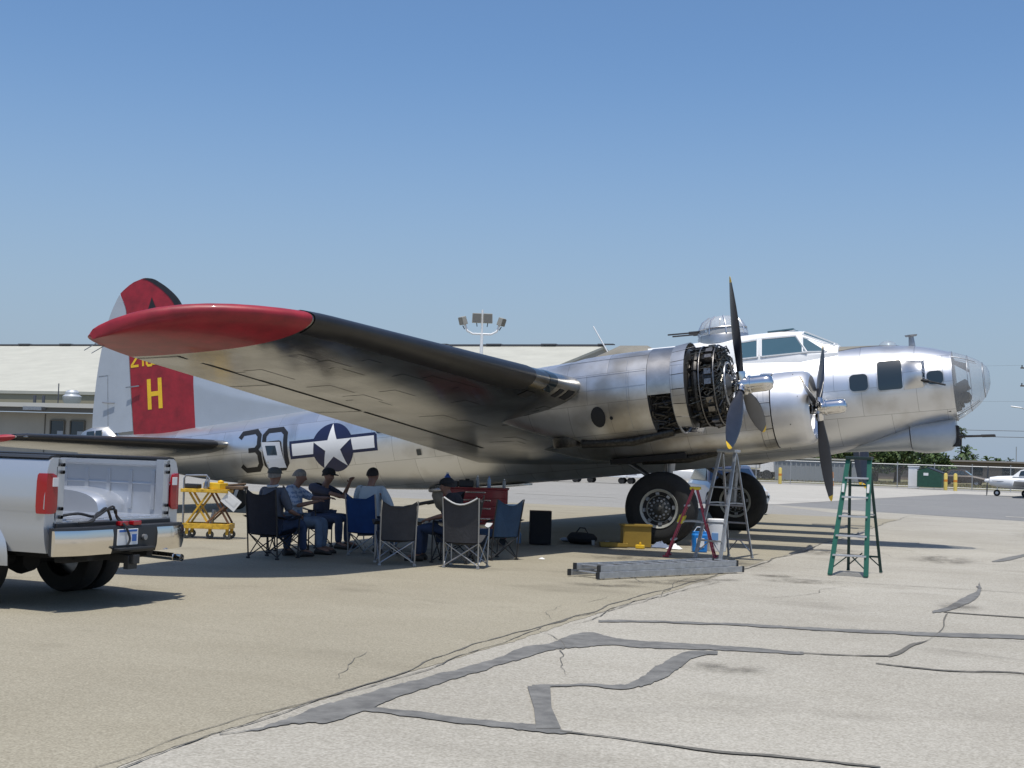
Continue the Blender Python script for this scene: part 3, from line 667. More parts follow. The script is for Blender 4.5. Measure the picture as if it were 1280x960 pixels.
# --- top turret
TT = MB(); TT.lathe([(.56, 0), (.55, .16), (.53, .20)], (5.55, 0, 1.22), 'z', 28); TUR = part(TT, 'top_turret', M_alun)
q = MB(); q.lathe([(.53, .20), (.51, .34), (.42, .50), (.26, .60), (.001, .64)], (5.55, 0, 1.22), 'z', 28); part(q, 'turret_dome', M_glass2, TUR)
q = MB()
for a in (20, 70, 110, 160, 200, 250, 290, 340):
    a = radians(a); q.tube([(5.55+r*cos(a), r*sin(a), 1.22+h) for r, h in ((.535, .2), (.515, .34), (.425, .50), (.265, .605))], .018, 6)
q.tube([(5.55+.517*cos(2*pi*k/28), .517*sin(2*pi*k/28), 1.56) for k in range(28)], .014, 6, closed=True)
part(q, 'turret_frame', M_alu, TUR)
q = MB(); q.box((5.6, .12, 1.48), (.5, .14, .22)); q.box((5.6, -.12, 1.48), (.5, .14, .22)); q.box((5.35, 0, 1.45), (.25, .3, .3)); part(q, 'gun_breech', M_dark, TUR)
for y in (-.2, .2):
    q = MB(); q.tube([(5.9, y, 1.53), (6.25, y, 1.54)], .03); q.tube([(6.25, y, 1.54), (6.72, y, 1.555)], .017); part(q, 'turret_gun', M_black, TUR)

# --- chin turret
q = MB(); rings = []
for s, w, zt, zb in ((3.3, .10, -1.2, -1.31), (2.84, .30, -1.1, -1.335), (2.3, .42, -.95, -1.37), (1.85, .46, -.8, -1.40)):
    rings.append([(s, w*sin(a), (zt+zb)/2+(zt-zb)/2*cos(a)) for a in [2*pi*k/20 for k in range(20)]])
q.loft(rings); part(q, 'chin_fairing', mat('turret_grey_paint', (.40, .43, .46), .42, .35, var=.05))
q = MB(); rings = []
for s, w, zb in ((1.83, .47, -1.42), (1.6, .49, -1.475), (1.35, .49, -1.485), (1.10, .45, -1.46), (.99, .36, -1.36), (.955, .24, -1.22)):
    zt = -.80; rings.append([(s, w*abs(sin(a))**.8*(1 if sin(a) > 0 else -1), (zt+zb)/2+(zt-zb)/2*abs(cos(a))**.8*(1 if cos(a) > 0 else -1)) for a in [2*pi*k/28 for k in range(28)]])
M_chin = mat('turret_grey_paint', (.40, .43, .46), .42, .35, var=.05); q.loft(rings); CH = part(q, 'chin_turret', M_chin)
for y in (-.2, .2):
    q = MB(); q.tube([(1.1, y, -1.18), (.86, y, -1.195)], .035); q.tube([(.86, y, -1.195), (.26, y, -1.235)], .018); q.tube([(.5, y, -1.219), (.24, y, -1.236)], .024); part(q, 'chin_gun', M_black, CH)
q = MB(); q.box((1.0, .2, -1.18), (.16, .1, .42)); q.box((1.0, -.2, -1.18), (.16, .1, .42)); part(q, 'gun_slot', M_dark, CH)
# --- ball turret under the belly
q = MB(); q.lathe([(.001, -.52), (.28, -.45), (.45, -.27), (.53, 0), (.45, .27), (.28, .45)], (12.15, 0, -1.50), 'z', 24); BT = part(q, 'ball_turret', M_prim)
for y in (-.22, .22):
    q = MB(); q.tube([(12.5, y, -1.62), (12.95, y, -1.66)], .035); q.tube([(12.95, y, -1.66), (13.35, y, -1.70)], .018); part(q, 'ball_turret_gun', M_black, BT)
q = MB(); q.tube([(12.15+.56*cos(2*pi*k/24), .56*sin(2*pi*k/24), -1.38) for k in range(24)], .04, 8, closed=True); part(q, 'turret_ring', M_steel, BT)

# --- wings
def naca(x, T): return 5*T*(.2969*sqrt(x)-.126*x-.3516*x*x+.2843*x**3-.1036*x**4)
def plan(y):
    c = 5.79-.208*y; le = 5.353+.145*y; z = -.60+.0787*y; T = interp(y, [0, 15.8], [.185, .13]); g = 1
    if y > 13.9:
        g = max(.0004, 1-((y-13.9)/1.9)**2.4)**.5; le += (1-g)*.85*c; z -= (1-g)*.17; c *= g
    return le, c, z, T
def wing_pt(y, t, off=0, sg=1):
    le, c, z, T = plan(y); x = min(1, t*t); h = naca(x, T)*c; cam = .008*c*4*x*(1-x)
    n = 1 if t >= 0 else -1
    if y > 13.9 and n < 0: h *= 1.1
    s = le+x*c; zz = z+cam+n*h-.061*c*x
    if y > 13.9: zz += .11*(1-x)*sin(pi*(1-max(.0004, 1-((y-13.9)/1.9)**2.4)**.5))
    if y > 13.9: zz += n*.055*(max(0, (y-14.4)/1.4)**2)*sqrt(max(0, sin(pi*x)))
    if off:
        if abs(t) < .09: k = (t/.09); s -= off*sqrt(max(0, 1-k*k)); zz += off*k
        else: zz += off*n
    return (s, sg*y, zz)
TS = [-1+i/20 for i in range(41)]
ys_in = [.7]+[1+i*.45 for i in range(30)]+[14.45]
ys_tip = [14.45, 14.7, 14.95, 15.15, 15.32, 15.47, 15.6, 15.69, 15.75, 15.785, 15.799]
WINGS = []
for sg in (1, -1):
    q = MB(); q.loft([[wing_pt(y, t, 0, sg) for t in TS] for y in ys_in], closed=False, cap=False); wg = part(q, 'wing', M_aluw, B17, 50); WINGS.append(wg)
    q = MB(); q.loft([[wing_pt(y, t, .002, sg) for t in TS] for y in ys_tip], closed=False, cap=False); q.add([wing_pt(ys_tip[-1], t, .002, sg) for t in TS], [tuple(range(len(TS)))]); part(q, 'wing_tip', M_red, wg, 50)
    q = MB(); rings = []
    for i in range(24):
        y = 8.95+(14.42-8.95)*i/23; e = .86+.14*min(1, i/1.2)
        rings.append([wing_pt(y, t*e, .012 if abs(t) < .27 else 0.002, sg) for t in [-.30+.6*k/16 for k in range(17)]])
    q.loft(rings, closed=False, cap=False); part(q, 'deicer_boot', M_boot, wg, 50)
    # patches on the skin
    def patch(y0, y1, t0, t1, m, name, off=.008, ny=5, nt=5):
        q = MB(); q.loft([[wing_pt(y0+(y1-y0)*i/ny, t0+(t1-t0)*k/nt, off, sg) for k in range(nt+1)] for i in range(ny+1)], closed=False, cap=False)
        return part(q, name, m, wg, 50)
    patch(8.22, 8.48, -.20, .20, M_win, 'landing_light', .008)
    patch(7.55, 7.78, -.24, -.10, M_dark, 'air_intake'); patch(7.9, 8.05, -.24, -.12, M_dark, 'air_intake'); patch(8.5, 8.8, -.33, -.25, M_dark, 'air_intake')
    # control surface gaps
    for y0, y1 in ((9.2, 14.3), (3.9, 9.05)):
        for t in (-.872, .872):
            patch(y0, y1, t, t+.009*(1 if t > 0 else -1), M_dark, 'control_surface_gap', .004, 10, 1)
    for y0 in (9.12, 14.30, 11.9):
        patch(y0, y0+.025, -.875, -.998, M_dark, 'control_surface_gap', .004, 1, 8)
    # access panels on the underside
    rnd = random.Random(3)
    for k in range(26):
        y0 = 3.9+rnd.random()*9.6; t0 = -.35-rnd.random()*.45; w = .25+rnd.random()*.7; h = .03+rnd.random()*.05
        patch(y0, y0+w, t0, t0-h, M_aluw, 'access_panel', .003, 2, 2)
    for k in range(3):
        y0 = 15.2+.2*k; p = wing_pt(min(15.5, y0), -.99, 0, sg)
        if k < 2: q = MB(); q.tube([p, (p[0]+.16, p[1]+.05*sg, p[2]-.08)], .006, 5); part(q, 'static_wick', M_steel, wg)

# --- engines, cowls, propellers
def ell(s, y, zc, rz, ry, n=40, a0=0, a1=2*pi): return [(s, y+ry*sin(a0+(a1-a0)*k/n), zc+rz*cos(a0+(a1-a0)*k/n)) for k in range(n if abs(a1-a0-2*pi) < 1e-6 else n+1)]
ENG = {}
def make_engine(parent, s0, y, z):
    """nine cylinder radial, s0 = front face of the crankcase"""
    def local(v): return v
    if 'obs' in ENG:
        root = ENG['root'].copy(); COL.objects.link(root); root.parent = parent
        p0 = ENG['at']; root.location = Vector(XF((s0, y, z)))-Vector(XF(p0)) + ENG['root'].location
        for c in ENG['obs']:
            d = c.copy(); COL.objects.link(d); d.parent = root
        return root
    q = MB(); o = (s0, y, z)
    q.lathe([(.06, 0), (.13, .02), (.20, .10), (.235, .22), (.25, .30), (.25, .62), (.66, .66), (.66, .70), (.02, .71)], o, 'x', 28)
    root = part(q, 'engine', mat('crankcase_grey', (.10, .10, .10), .45, .5, var=.2), parent)
    obs = []
    for k in range(9):
        a = 2*pi*k/9; ca, sa = cos(a), sin(a)
        def cyl(u, v, r): return (s0+.30+u, y+sa*r+ca*v, z+ca*r-sa*v)
        q = MB(); prof = []
        r = .22
        while r < .60:
            rad = .125 if r < .44 else .145
            prof += [(rad, r), (rad, r+.012), (rad-.03, r+.014), (rad-.03, r+.028)]; r += .030
        prof += [(.12, .61), (.04, .64)]
        q.loft([[cyl(rd*cos(2*pi*j/14), rd*sin(2*pi*j/14), rr_) for j in range(14)] for rd, rr_ in prof])
        obs.append(part(q, 'cylinder', M_engine, root, 30))
        q = MB()
        for sv in (-1, 1):      # rocker boxes, push rods
            c = cyl(-.03, sv*.085, .63); q.box(c, (.11, .09, .09), rx=-a)
            q.tube([cyl(-.20, sv*.05, .22), cyl(-.14, sv*.085, .60)], .014, 6)
        q.tube([cyl(.10, .1, .58), cyl(.20, .16, .50), cyl(.30, .12, .30)], .035, 8)
        obs.append(part(q, 'rocker_gear', M_engl, root, 30))
    for k in range(9):
        a = 2*pi*(k+.5)/9; q = MB(); u = Vector((0, sin(a), cos(a))); t_ = Vector((0, cos(a), -sin(a))); o3 = Vector((s0, y, z))
        for w_ in (-1, 1):
            pts = [o3+u*.27+t_*.05*w_+Vector((.22, 0, 0)), o3+u*.66+t_*.10*w_+Vector((.22, 0, 0)), o3+u*.66+t_*.10*w_+Vector((.60, 0, 0)), o3+u*.27+t_*.05*w_+Vector((.60, 0, 0))]
            q.add(pts, [(0, 1, 2, 3)])
        q.add([o3+u*.30-t_*.06+Vector((.42, 0, 0)), o3+u*.66-t_*.13+Vector((.42, 0, 0)), o3+u*.66+t_*.13+Vector((.42, 0, 0)), o3+u*.30+t_*.06+Vector((.42, 0, 0))], [(0, 1, 2, 3)])
        obs.append(part(q, 'cylinder_baffle', M_dark, root, None))
    for R_, ds, rr_, mm in ((.60, .50, .055, M_engine), (.36, .02+.05, .022, M_steel), (.665, .18, .012, M_engl), (.665, .42, .012, M_engl), (.47, .62, .05, M_engine)):
        q = MB(); q.tube([(s0+ds, y+R_*sin(2*pi*j/36), z+R_*cos(2*pi*j/36)) for j in range(36)], rr_, 8, closed=True); obs.append(part(q, 'collector_ring', mm, root))
    rnd = random.Random(11); q = MB(); RM = .655
    for k in range(190):
        a = rnd.random()*2*pi; r0 = .38+rnd.random()*.24; P = []
        for j in range(4):
            P.append((s0+.05+.2*j*rnd.random()+.02, y+(r0+.04*j*rnd.random())*sin(a+j*.09), z+(r0+.04*j*rnd.random())*cos(a+j*.09)))
        P.sort(); q.tube(P, .007+rnd.random()*.011, 5)
    for k in range(110):
        a = rnd.random()*2*pi; r0 = .42+rnd.random()*.2; q.box((s0+.1+rnd.random()*.5, y+r0*sin(a), z+r0*cos(a)), (.03+.07*rnd.random(), .03+.06*rnd.random(), .03+.06*rnd.random()), rz=rnd.random()*3, rx=rnd.random()*3)
    q.cur = 0; obs.append(part(q, 'engine_piping', mat('mixed_engine_parts', (.09, .085, .075), .35, .85, var=.95, vscale=30), root, 30))
    ENG.update(root=root, obs=obs, at=(s0, y, z)); return root

def make_prop(s, y, z, angs, name='propeller', beta=(50, 24)):
    q = MB(); q.lathe([(.03, -.52), (.09, -.505), (.125, -.46), (.135, -.38), (.135, -.16), (.15, -.15), (.15, -.12), (.12, -.11), (.12, .10), (.08, .22)], (s, y, z), 'x', 28)
    hub = part(q, name, M_chrome, B17, 40)
    for A in angs:
        a = radians(A); rho = Vector((0, sin(a), cos(a))); tau = Vector((0, cos(a), -sin(a))); ax = Vector((1, 0, 0))
        q = MB(); q.lathe([(.085, 0), (.085, .10), (.075, .16)], (0, 0, 0), 'z', 14)
        o = Vector((s, y, z)); q.v = [tuple(o+rho*(v[2]+.07)+tau*v[0]+ax*v[1]) for v in q.v]; part(q, 'blade_clamp', M_chrome, hub)
        rings = []; tip = []
        for r, ch, th in ((.16, .11, .11), (.30, .13, .10), (.48, .19, .07), (.70, .26, .05), (1.0, .30, .035), (1.3, .285, .026), (1.52, .24, .02), (1.66, .18, .016), (1.70, .16, .014), (1.78, .09, .01), (1.805, .03, .006)):
            b = radians(interp(r, [.3, 1.8], beta)); cd = tau*cos(b)-ax*sin(b); tn = tau*sin(b)+ax*cos(b)
            rings.append([tuple(o+rho*r+cd*(ch/2*cos(t))+tn*(th/2*sin(t))) for t in [2*pi*k/16 for k in range(16)]])
        q = MB(); q.loft(rings[:9]); bl = part(q, 'propeller_blade', M_blade, hub, 60)
        q = MB(); q.loft(rings[8:]); part(q, 'blade_tip', M_yel, bl, 60)
    return hub

def nac_rings(y, zo, kind):
    if kind == 'out':
        L = [(5.26, -.22, .735, .73), (5.8, -.235, .75, .71), (6.3, -.25, .755, .64), (6.9, -.24, .66, .54), (7.6, -.16, .5, .5), (8.4, -.02, .33, .45), (9.2, .02, .15, .25), (9.7, .0, .02, .04)]
    else:
        L = [(4.18, -.53, .70, .71), (4.8, -.53, .71, .71), (5.6, -.54, .70, .70), (6.6, -.58, .66, .66), (7.6, -.62, .52, .55), (8.6, -.5, .36, .42), (9.4, -.42, .2, .25), (10, -.42, .02, .04)]
    return L
def nacelle(y, kind):
    L = nac_rings(abs(y), 0, kind); q = MB(); ss = []
    s = L[0][0]
    while s < L[-1][0]: ss.append(s); s += .2
    ss.append(L[-1][0]); xs = [l[0] for l in L]
    f = lambda s: [csp(s, xs, [l[j] for l in L]) for j in (1, 2, 3)]
    q.loft([ell(s, y, *f(s)) for s in ss]); n_ = part(q, 'engine_nacelle', M_alun, B17, 50); return n_, f
def arc_plate(s0, s1, y, z, r0, r1, a0, a1, th, name, m, parent, n=6):
    q = MB(); rings = []
    for s, r in ((s0, r0), (s1, r1)):
        for rr_ in (r, r-th):
            rings.append([(s, y+rr_*sin(a0+(a1-a0)*k/n), z+rr_*cos(a0+(a1-a0)*k/n)) for k in range(n+1)])
    N = n+1; vs = [p for r in rings for p in r]
    A, Bq, Cq, D = 0, N, 2*N, 3*N; fs = []
    for k in range(n):
        fs += [(A+k, A+k+1, Cq+k+1, Cq+k), (Bq+k, D+k, D+k+1, Bq+k+1), (A+k, Bq+k, Bq+k+1, A+k+1), (Cq+k, Cq+k+1, D+k+1, D+k)]
    fs += [(A, Cq, D, Bq), (A+n, Bq+n, D+n, Cq+n)]
    q.add(vs, fs); return part(q, name, m, parent, 40)

for sg in (1, -1):
    for kind, yy, zc, sf, hub in (('out', 6.85, -.20, 3.62, 3.88), ('in', 3.24, -.50, 3.02, 3.24)):
        y = sg*yy; nac, nf = nacelle(y, kind); bare = (kind == 'out' and sg > 0)
        so_ = 3.98 if kind == 'out' else 3.34
        make_engine(nac, so_, y, zc)
        # nose case between crankcase and hub
        if bare:
            arc_plate(4.86, 5.25, y, -.21, .725, .735, radians(-178), radians(97), .012, 'accessory_panel', mat('heat_stained_panel', (.42, .40, .37), .3, .9, var=.25, vscale=3), nac, 30)
            q = MB(); q.lathe([(.45, 4.7), (.5, 5.3)], (0, y, -.22), 'x', 24); rnd = random.Random(2)
            part(q, 'accessory_case', M_dark, nac)
            q = MB()
            for k in range(46):
                a = radians(88+rnd.random()*92); r = .52+rnd.random()*.17; P = [(4.84+rnd.random()*.42, y+r*sin(a+j*.14*rnd.random()), -.22+r*cos(a+j*.14*rnd.random())) for j in range(3)]
                q.tube(P, .010+rnd.random()*.014, 6)
            part(q, 'accessory_piping', M_engine, nac)
            for k in range(17):
                a0 = radians(-165+k*18.4); 
                if a0 > radians(140): continue
                arc_plate(4.62, 4.85, y, -.21, .775, .745, a0+.008, a0+radians(18.4)-.008, .012, 'cowl_flap', M_white if False else M_alun, nac, 3)
            q = MB(); q.tube([(4.85, y+.72*sin(2*pi*k/40), -.21+.72*cos(2*pi*k/40)) for k in range(40)], .02, 6, closed=True); part(q, 'cowl_ring', M_steel, nac)
        else:
            s1 = so_+.66; d = s1-.66
            q = MB(); q.lathe([(.50, d+.10), (.49, d+.02), (.53, d-.05), (.60, d-.08), (.66, d-.04), (.695, d+.06), (.71, d+.25), (.71, d+.60), (.69, d+.60), (.69, d+.2)], (0, y, zc), 'x', 44)
            part(q, 'engine_cowl', mat('cowl_aluminium', (.72, .72, .73), .42, .88, var=.06, vscale=3), nac, 50)
            for k in range(18):
                a0 = radians(-180+k*20); arc_plate(d+.62, d+.83, y, zc, .715, .735, a0+.008, a0+radians(20)-.008, .012, 'cowl_flap', M_alun, nac, 3)
            if kind == 'out':
                q = MB(); q.lathe([(.70, d+.6), (.72, 5.27)], (0, y, zc), 'x', 36); part(q, 'accessory_cowl', M_alun, nac)
        # exhaust and turbo under the nacelle
        f = nf; q = MB(); zb = f(5.6)[0]-f(5.6)[1]
        q.tube([(5.0, y+.2*sg, zb+.08), (5.7, y+.22*sg, zb-.02), (6.6, y+.2*sg, zb+.02)], .085, 12); q.lathe([(.001, -.07), (.26, -.07), (.29, -.02), (.29, .10), (.05, .16)], (6.9, y, zb+.05), 'z', 22)
        q.tube([(5.5, y-.3*sg, zb+.14), (6.5, y-.32*sg, zb+.06)], .06, 10); q.box((6.3, y-.1, zb+.1), (.8, .5, .16))
        part(q, 'turbocharger', M_engine, nac)
make_prop(3.84, 6.85, -.24, (5, 126, 247)); make_prop(3.18, 3.24, -.53, (75, 195, 315))
make_prop(3.84, -6.85, -.24, (60, 180, 300)); make_prop(3.18, -3.24, -.53, (30, 150, 270))
# details on the starboard outer nacelle
xsO = [l[0] for l in nac_rings(0, 0, 'out')]; LO = nac_rings(0, 0, 'out')
def nacO(s, z, o):
    zc, rz, ry = [csp(s, xsO, [l[j] for l in LO]) for j in (1, 2, 3)]; c = max(-1, min(1, (z-zc)/rz)); return (s, 6.85+(ry+o)*sqrt(1-c*c), zc+(rz+o)*c)
NO = [o for o in B17.children if o.name.startswith('engine_nacelle')][0]
decal([[(6.16+.13*cos(t), -.56+.17*sin(t)) for t in [2*pi*k/18 for k in range(18)]]], nacO, 'exhaust_port', M_dark, NO)
decal([[(5.93+.03*cos(t), -.60+.03*sin(t)) for t in [2*pi*k/10 for k in range(10)]]], nacO, 'drain_port', M_dark, NO)
for a0 in (.12, -.12, .40): decal([[(5.28, a0), (7.0, a0), (7.0, a0+.008), (5.28, a0+.008)]], nacO, 'panel_seam', M_steel, NO, off=.003)
decal([[(5.60, -.9), (5.608, -.9), (5.608, .5), (5.60, .5)]], nacO, 'panel_seam', M_steel, NO, off=.003)

# --- main landing gear
for sg in (1, -1):
    y = sg*3.40; W_ = MB()
    prof = [(.26, -.17), (.36, -.20), (.50, -.235), (.62, -.22), (.69, -.15), (.71, -.05), (.71, .05), (.69, .15), (.62, .22), (.50, .235), (.36, .20), (.26, .17)]
    W_.lathe(prof, (6.32, y, -2.17), 'y', 48)
    for v in range(len(W_.v)):
        p = W_.v[v]
    ty = part(W_, 'main_wheel', M_rubber, B17, 50)
    for sd_ in (1, -1):
        q = MB(); yo = y+sd_*.17
        q.lathe([(.385, sd_*.02), (.375, sd_*.05), (.33, sd_*.03), (.30, -sd_*.04), (.24, -sd_*.05)], (6.32, yo, -2.17), 'y', 36); part(q, 'rim_flange', mat('pale_rim', (.42, .42, .38), .5, .4), ty)
        q = MB(); q.lathe([(.25, -sd_*.05), (.20, -sd_*.01), (.07, sd_*.02), (.05, sd_*.06), (.001, sd_*.065)], (6.32, yo, -2.17), 'y', 30); part(q, 'hub_disc', mat('wheel_hub_dark', (.09, .09, .085), .5, .6, var=.3), ty)
        q = MB()
        for k in range(12):
            a = 2*pi*k/12
            for R_, rs in ((.15, .022), (.205, .015)): q.lathe([(rs, 0), (rs, sd_*.03), (.001, sd_*.032)], (6.32+R_*cos(a+R_*3), yo+(.0 if R_ > .18 else .01)*sd_, -2.17+R_*sin(a+R_*3)), 'y', 8)
        part(q, 'hub_bolts', M_steel, ty, kind='stuff')
        q = MB()
        for k in range(8):
            a = 2*pi*k/8; q.box((6.32+.29*cos(a), yo+sd_*.02, -2.17+.29*sin(a)), (.05, .05, .07), ry=-a)
        part(q, 'rim_lugs', M_steel, ty, kind='stuff')
    q = MB(); ys_ = y-sg*.36
    q.tube([(6.32, y, -2.17), (6.32, ys_, -2.17)], .06, 12); q.tube([(6.32, ys_, -2.17), (6.20, ys_, -1.45)], .075, 14)
    q.tube([(6.20, ys_, -1.45), (6.05, ys_, -.7)], .105, 14); q.bar((6.32, ys_, -2.0), (6.5, ys_, -1.7), .05, .1); q.bar((6.5, ys_, -1.7), (6.22, ys_, -1.42), .05, .1)
    part(q, 'landing_gear_strut', M_steel)
    q = MB(); q.tube([(6.25, ys_, -1.8), (7.3, ys_-.1, -1.0)], .045, 10); q.tube([(6.25, ys_, -1.8), (7.3, ys_+.2*sg, -1.0)], .035, 10); q.tube([(6.28, ys_, -1.9), (6.1, y+.1, -1.1)], .02, 8); part(q, 'drag_strut', M_steel)
    q = MB(); q.box((6.45, sg*3.24, -1.20), (1.5, .8, .10), taper=1.0); part(q, 'wheel_well', M_dark)
    for dy in (-.55, .55):
        pass
# tail wheel
q = MB(); q.lathe([(.08, -.09), (.15, -.11), (.22, -.10), (.265, -.05), (.265, .05), (.22, .10), (.15, .11), (.08, .09)], (18.0, 0, -1.17), 'y', 30); tw = part(q, 'tail_wheel', M_rubber)
q = MB(); q.lathe([(.001, -.08), (.14, -.09), (.14, .09), (.001, .08)], (18.0, 0, -1.17), 'y', 20); part(q, 'wheel_hub', M_steel, tw)
q = MB()
for dy in (-.14, .14): q.bar((18.0, dy, -1.17), (17.85, dy*.6, -.8), .05, .08)
q.tube([(17.87, 0, -.82), (17.75, 0, -.5)], .08, 12); part(q, 'tail_wheel_fork', M_steel)

# --- fin and rudder
LEz = ([.55, .80, 1.1, 1.5, 2.0, 2.6, 3.2, 3.7, 4.0, 4.3, 4.5, 4.62, 4.68], [12.6, 14.0, 15.6, 17.0, 18.1, 18.72, 19.03, 19.22, 19.38, 19.66, 19.92, 20.12, 20.36])
TEz = ([.55, 1.0, 2.1, 3.4, 3.9, 4.2, 4.36, 4.5, 4.62, 4.68], [22.25, 22.23, 22.05, 21.69, 21.47, 21.28, 21.16, 20.95, 20.7, 20.40])
HG = ([.55, 3.87, 4.36], [20.90, 20.98, 21.17])
def fin_h(s, z):
    le = csp(z, *LEz); te = csp(z, *TEz)
    a = min(1, max(0, (s-le)/1.3))**.5; b = min(1, max(0.02, (te-s)/2.2))**.9
    return max(.004, .15*a*min(1, b+.03)*(1-.10*z))
def fin_sheet(z0, z1, fl, ft, name, m, off=0, nz=40, nsn=26, parent=B17):
    q = MB(); rings = []
    for i in range(nz+1):
        z = z0+(z1-z0)*i/nz; a = fl(z); b = max(a+.001, ft(z)); R_ = []
        S_ = [a+(b-a)*(k/nsn)**1.6 for k in range(nsn+1)]
        R_ = [(s, fin_h(s, z)+off, z) for s in S_]+[(s, -fin_h(s, z)-off, z) for s in reversed(S_)]
        rings.append(R_)
    q.loft(rings); return part(q, name, m, parent, 40)
zs0 = .45
fin_sheet(zs0, 3.2, lambda z: csp(z, *LEz), lambda z: 19.0, 'dorsal_fin', M_fin)
FIN = fin_sheet(zs0, 4.675, lambda z: max(19.0, csp(z, *LEz)), lambda z: min(csp(z, *TEz), csp(z, *HG)-.012), 'vertical_fin', M_red, nz=70)
RUD = fin_sheet(.78, 4.34, lambda z: csp(z, *HG)+.012, lambda z: csp(z, *TEz), 'rudder', M_fab, off=.0)
q = MB()
for z in (1.9,): q.bar((21.0, .17, z), (20.6, .16, z), .03, .03)
q.tube([(21.45, .09, 1.55), (21.80, .10, 1.60)], .02, 6); part(q, 'trim_tab_rod', M_steel, RUD)
decal([[(21.70, .95), (21.72, .95), (21.66, 2.3), (21.64, 2.3)], [(21.66, 2.3), (21.95, 2.3), (21.95, 2.28), (21.66, 2.28)]], lambda s, z, o: (s, fin_h(s, z)+o, z), 'trim_tab_seam', M_steel, RUD, off=.003)
# fin boot along the rounded top leading edge
q = MB(); rings = []
for i in range(22):
    z = 3.75+(4.665-3.75)*(i/21)**.8; le = csp(z, *LEz)
    rings.append([(le+max(0, abs(k))*.20-.012, (1 if k >= 0 else -1)*(fin_h(le+abs(k)*.20, z)+.010), z) for k in [-1+j/6 for j in range(13)]])
q.loft(rings, closed=False, cap=False); part(q, 'deicer_boot', M_boot, FIN)
finS = lambda s, z, o: (s, fin_h(s, z)+o, z)
finP = lambda s, z, o: (s, -fin_h(s, z)-o, z)
for fn, fl in ((finS, 1), (finP, -1)):
    c = (lambda s: s) if fl > 0 else (lambda s: 39.95-s)
    bar_ = .12; H0, H1 = 19.94, 20.40
    Hs = [[(H1, 1.27), (H1-bar_, 1.27), (H1-bar_, 2.05), (H1, 2.05)], [(H0, 1.27), (H0+bar_, 1.27), (H0+bar_, 2.05), (H0, 2.05)], [(H1-bar_, 1.60), (H0+bar_, 1.60), (H0+bar_, 1.72), (H1-bar_, 1.72)]]
    decal([[(c(a), b) for a, b in P] for P in Hs], fn, 'tail_letter', M_yel, FIN)
    D = {'2': [(0, .40), (.04, .45), (.20, .45), (.25, .40), (.25, .28), (.0, .06), (.0, .03), (.27, .03)],
         '1': [(.07, .38), (.13, .45), (.13, 0)],
         '0': [(.03, .05), (.03, .40), (.08, .45), (.20, .45), (.25, .40), (.25, .05), (.20, 0), (.08, 0)],
         '5': [(.25, .45), (.02, .45), (.02, .26), (.20, .26), (.25, .21), (.25, .05), (.20, 0), (.0, 0)]}
    x = 0; tot = '2102515'
    for i, ch in enumerate(tot):
        P = [((20.86-x-u*.80) if fl > 0 else (19.2+x+u*.80), 2.40+v) for u, v in D[ch]]
        decal(stroke(P, .062, ch == '0'), fn, 'tail_number', M_yel, FIN, off=.006+.0002*i); x += .255 if ch != '1' else .20
    decal([[(c(20.16), 4.15), (c(19.86), 3.42), (c(20.46), 3.42)]], fn, 'tail_triangle', M_black, FIN)

# --- horizontal stabilisers
def stab_pt(y, t, off=0, sg=1):
    le = 17.56+.25*y; c = 3.35-.27*y; z = .12+.035*y; T = .11; g = 1
    if y > 5.9: g = max(.0005, 1-((y-5.9)/.66)**2.2)**.5; le += (1-g)*.6*c; c *= g
    x = t*t; h = naca(min(1, x), T)*c; n = 1 if t >= 0 else -1
    return (le+x*c-(off if abs(t) < .1 else 0), sg*y, z+n*(h+off))
for sg in (1, -1):
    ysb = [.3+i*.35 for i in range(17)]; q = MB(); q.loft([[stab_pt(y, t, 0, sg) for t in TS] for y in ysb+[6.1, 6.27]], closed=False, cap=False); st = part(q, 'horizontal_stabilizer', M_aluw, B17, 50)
    q = MB(); q.loft([[stab_pt(y, t, .001, sg) for t in TS] for y in (6.27, 6.35, 6.42, 6.48, 6.53, 6.555)], closed=False, cap=False); part(q, 'stabilizer_tip', M_red, st, 50)
    q = MB(); q.loft([[stab_pt(y, t*(.8 if y < 1.05 else 1), .012 if abs(t) < .3 else .002, sg) for t in [-.33+.66*k/14 for k in range(15)]] for y in [1.0+.25*i for i in range(21)]+[6.25]], closed=False, cap=False); part(q, 'deicer_boot', M_boot, st, 50)
# --- tail gun position
q = MB(); rings = []
for s, w, zt in ((21.45, .24, .72), (21.7, .26, .98), (22.2, .25, 1.0), (22.5, .2, .92), (22.65, .12, .70)):
    rings.append([(s, w*sin(a), .45+(zt-.45)*cos(a) if cos(a) > 0 else .45+.18*cos(a)) for a in [2*pi*k/20 for k in range(20)]])
q.loft(rings); TG = part(q, 'tail_gun_position', M_alun)
for s0, s1 in ((21.78, 21.98), (22.02, 22.26)):
    for sg in (1, -1):
        q = MB(); q.add([(s0, sg*.262, .62), (s1, sg*.262, .62), (s1, sg*.20, .88), (s0, sg*.20, .88)], [(0, 1, 2, 3)]); part(q, 'gunner_window', M_win, TG, None)
for y in (-.08, .08):
    q = MB(); q.tube([(22.6, y, .55), (23.1, y, .52)], .018); part(q, 'tail_gun', M_black, TG)
# --- small fittings
q = MB(); q.box((10.9, 0, -1.42), (1.2, .5, .04)); part(q, 'bomb_bay_door', M_alun)
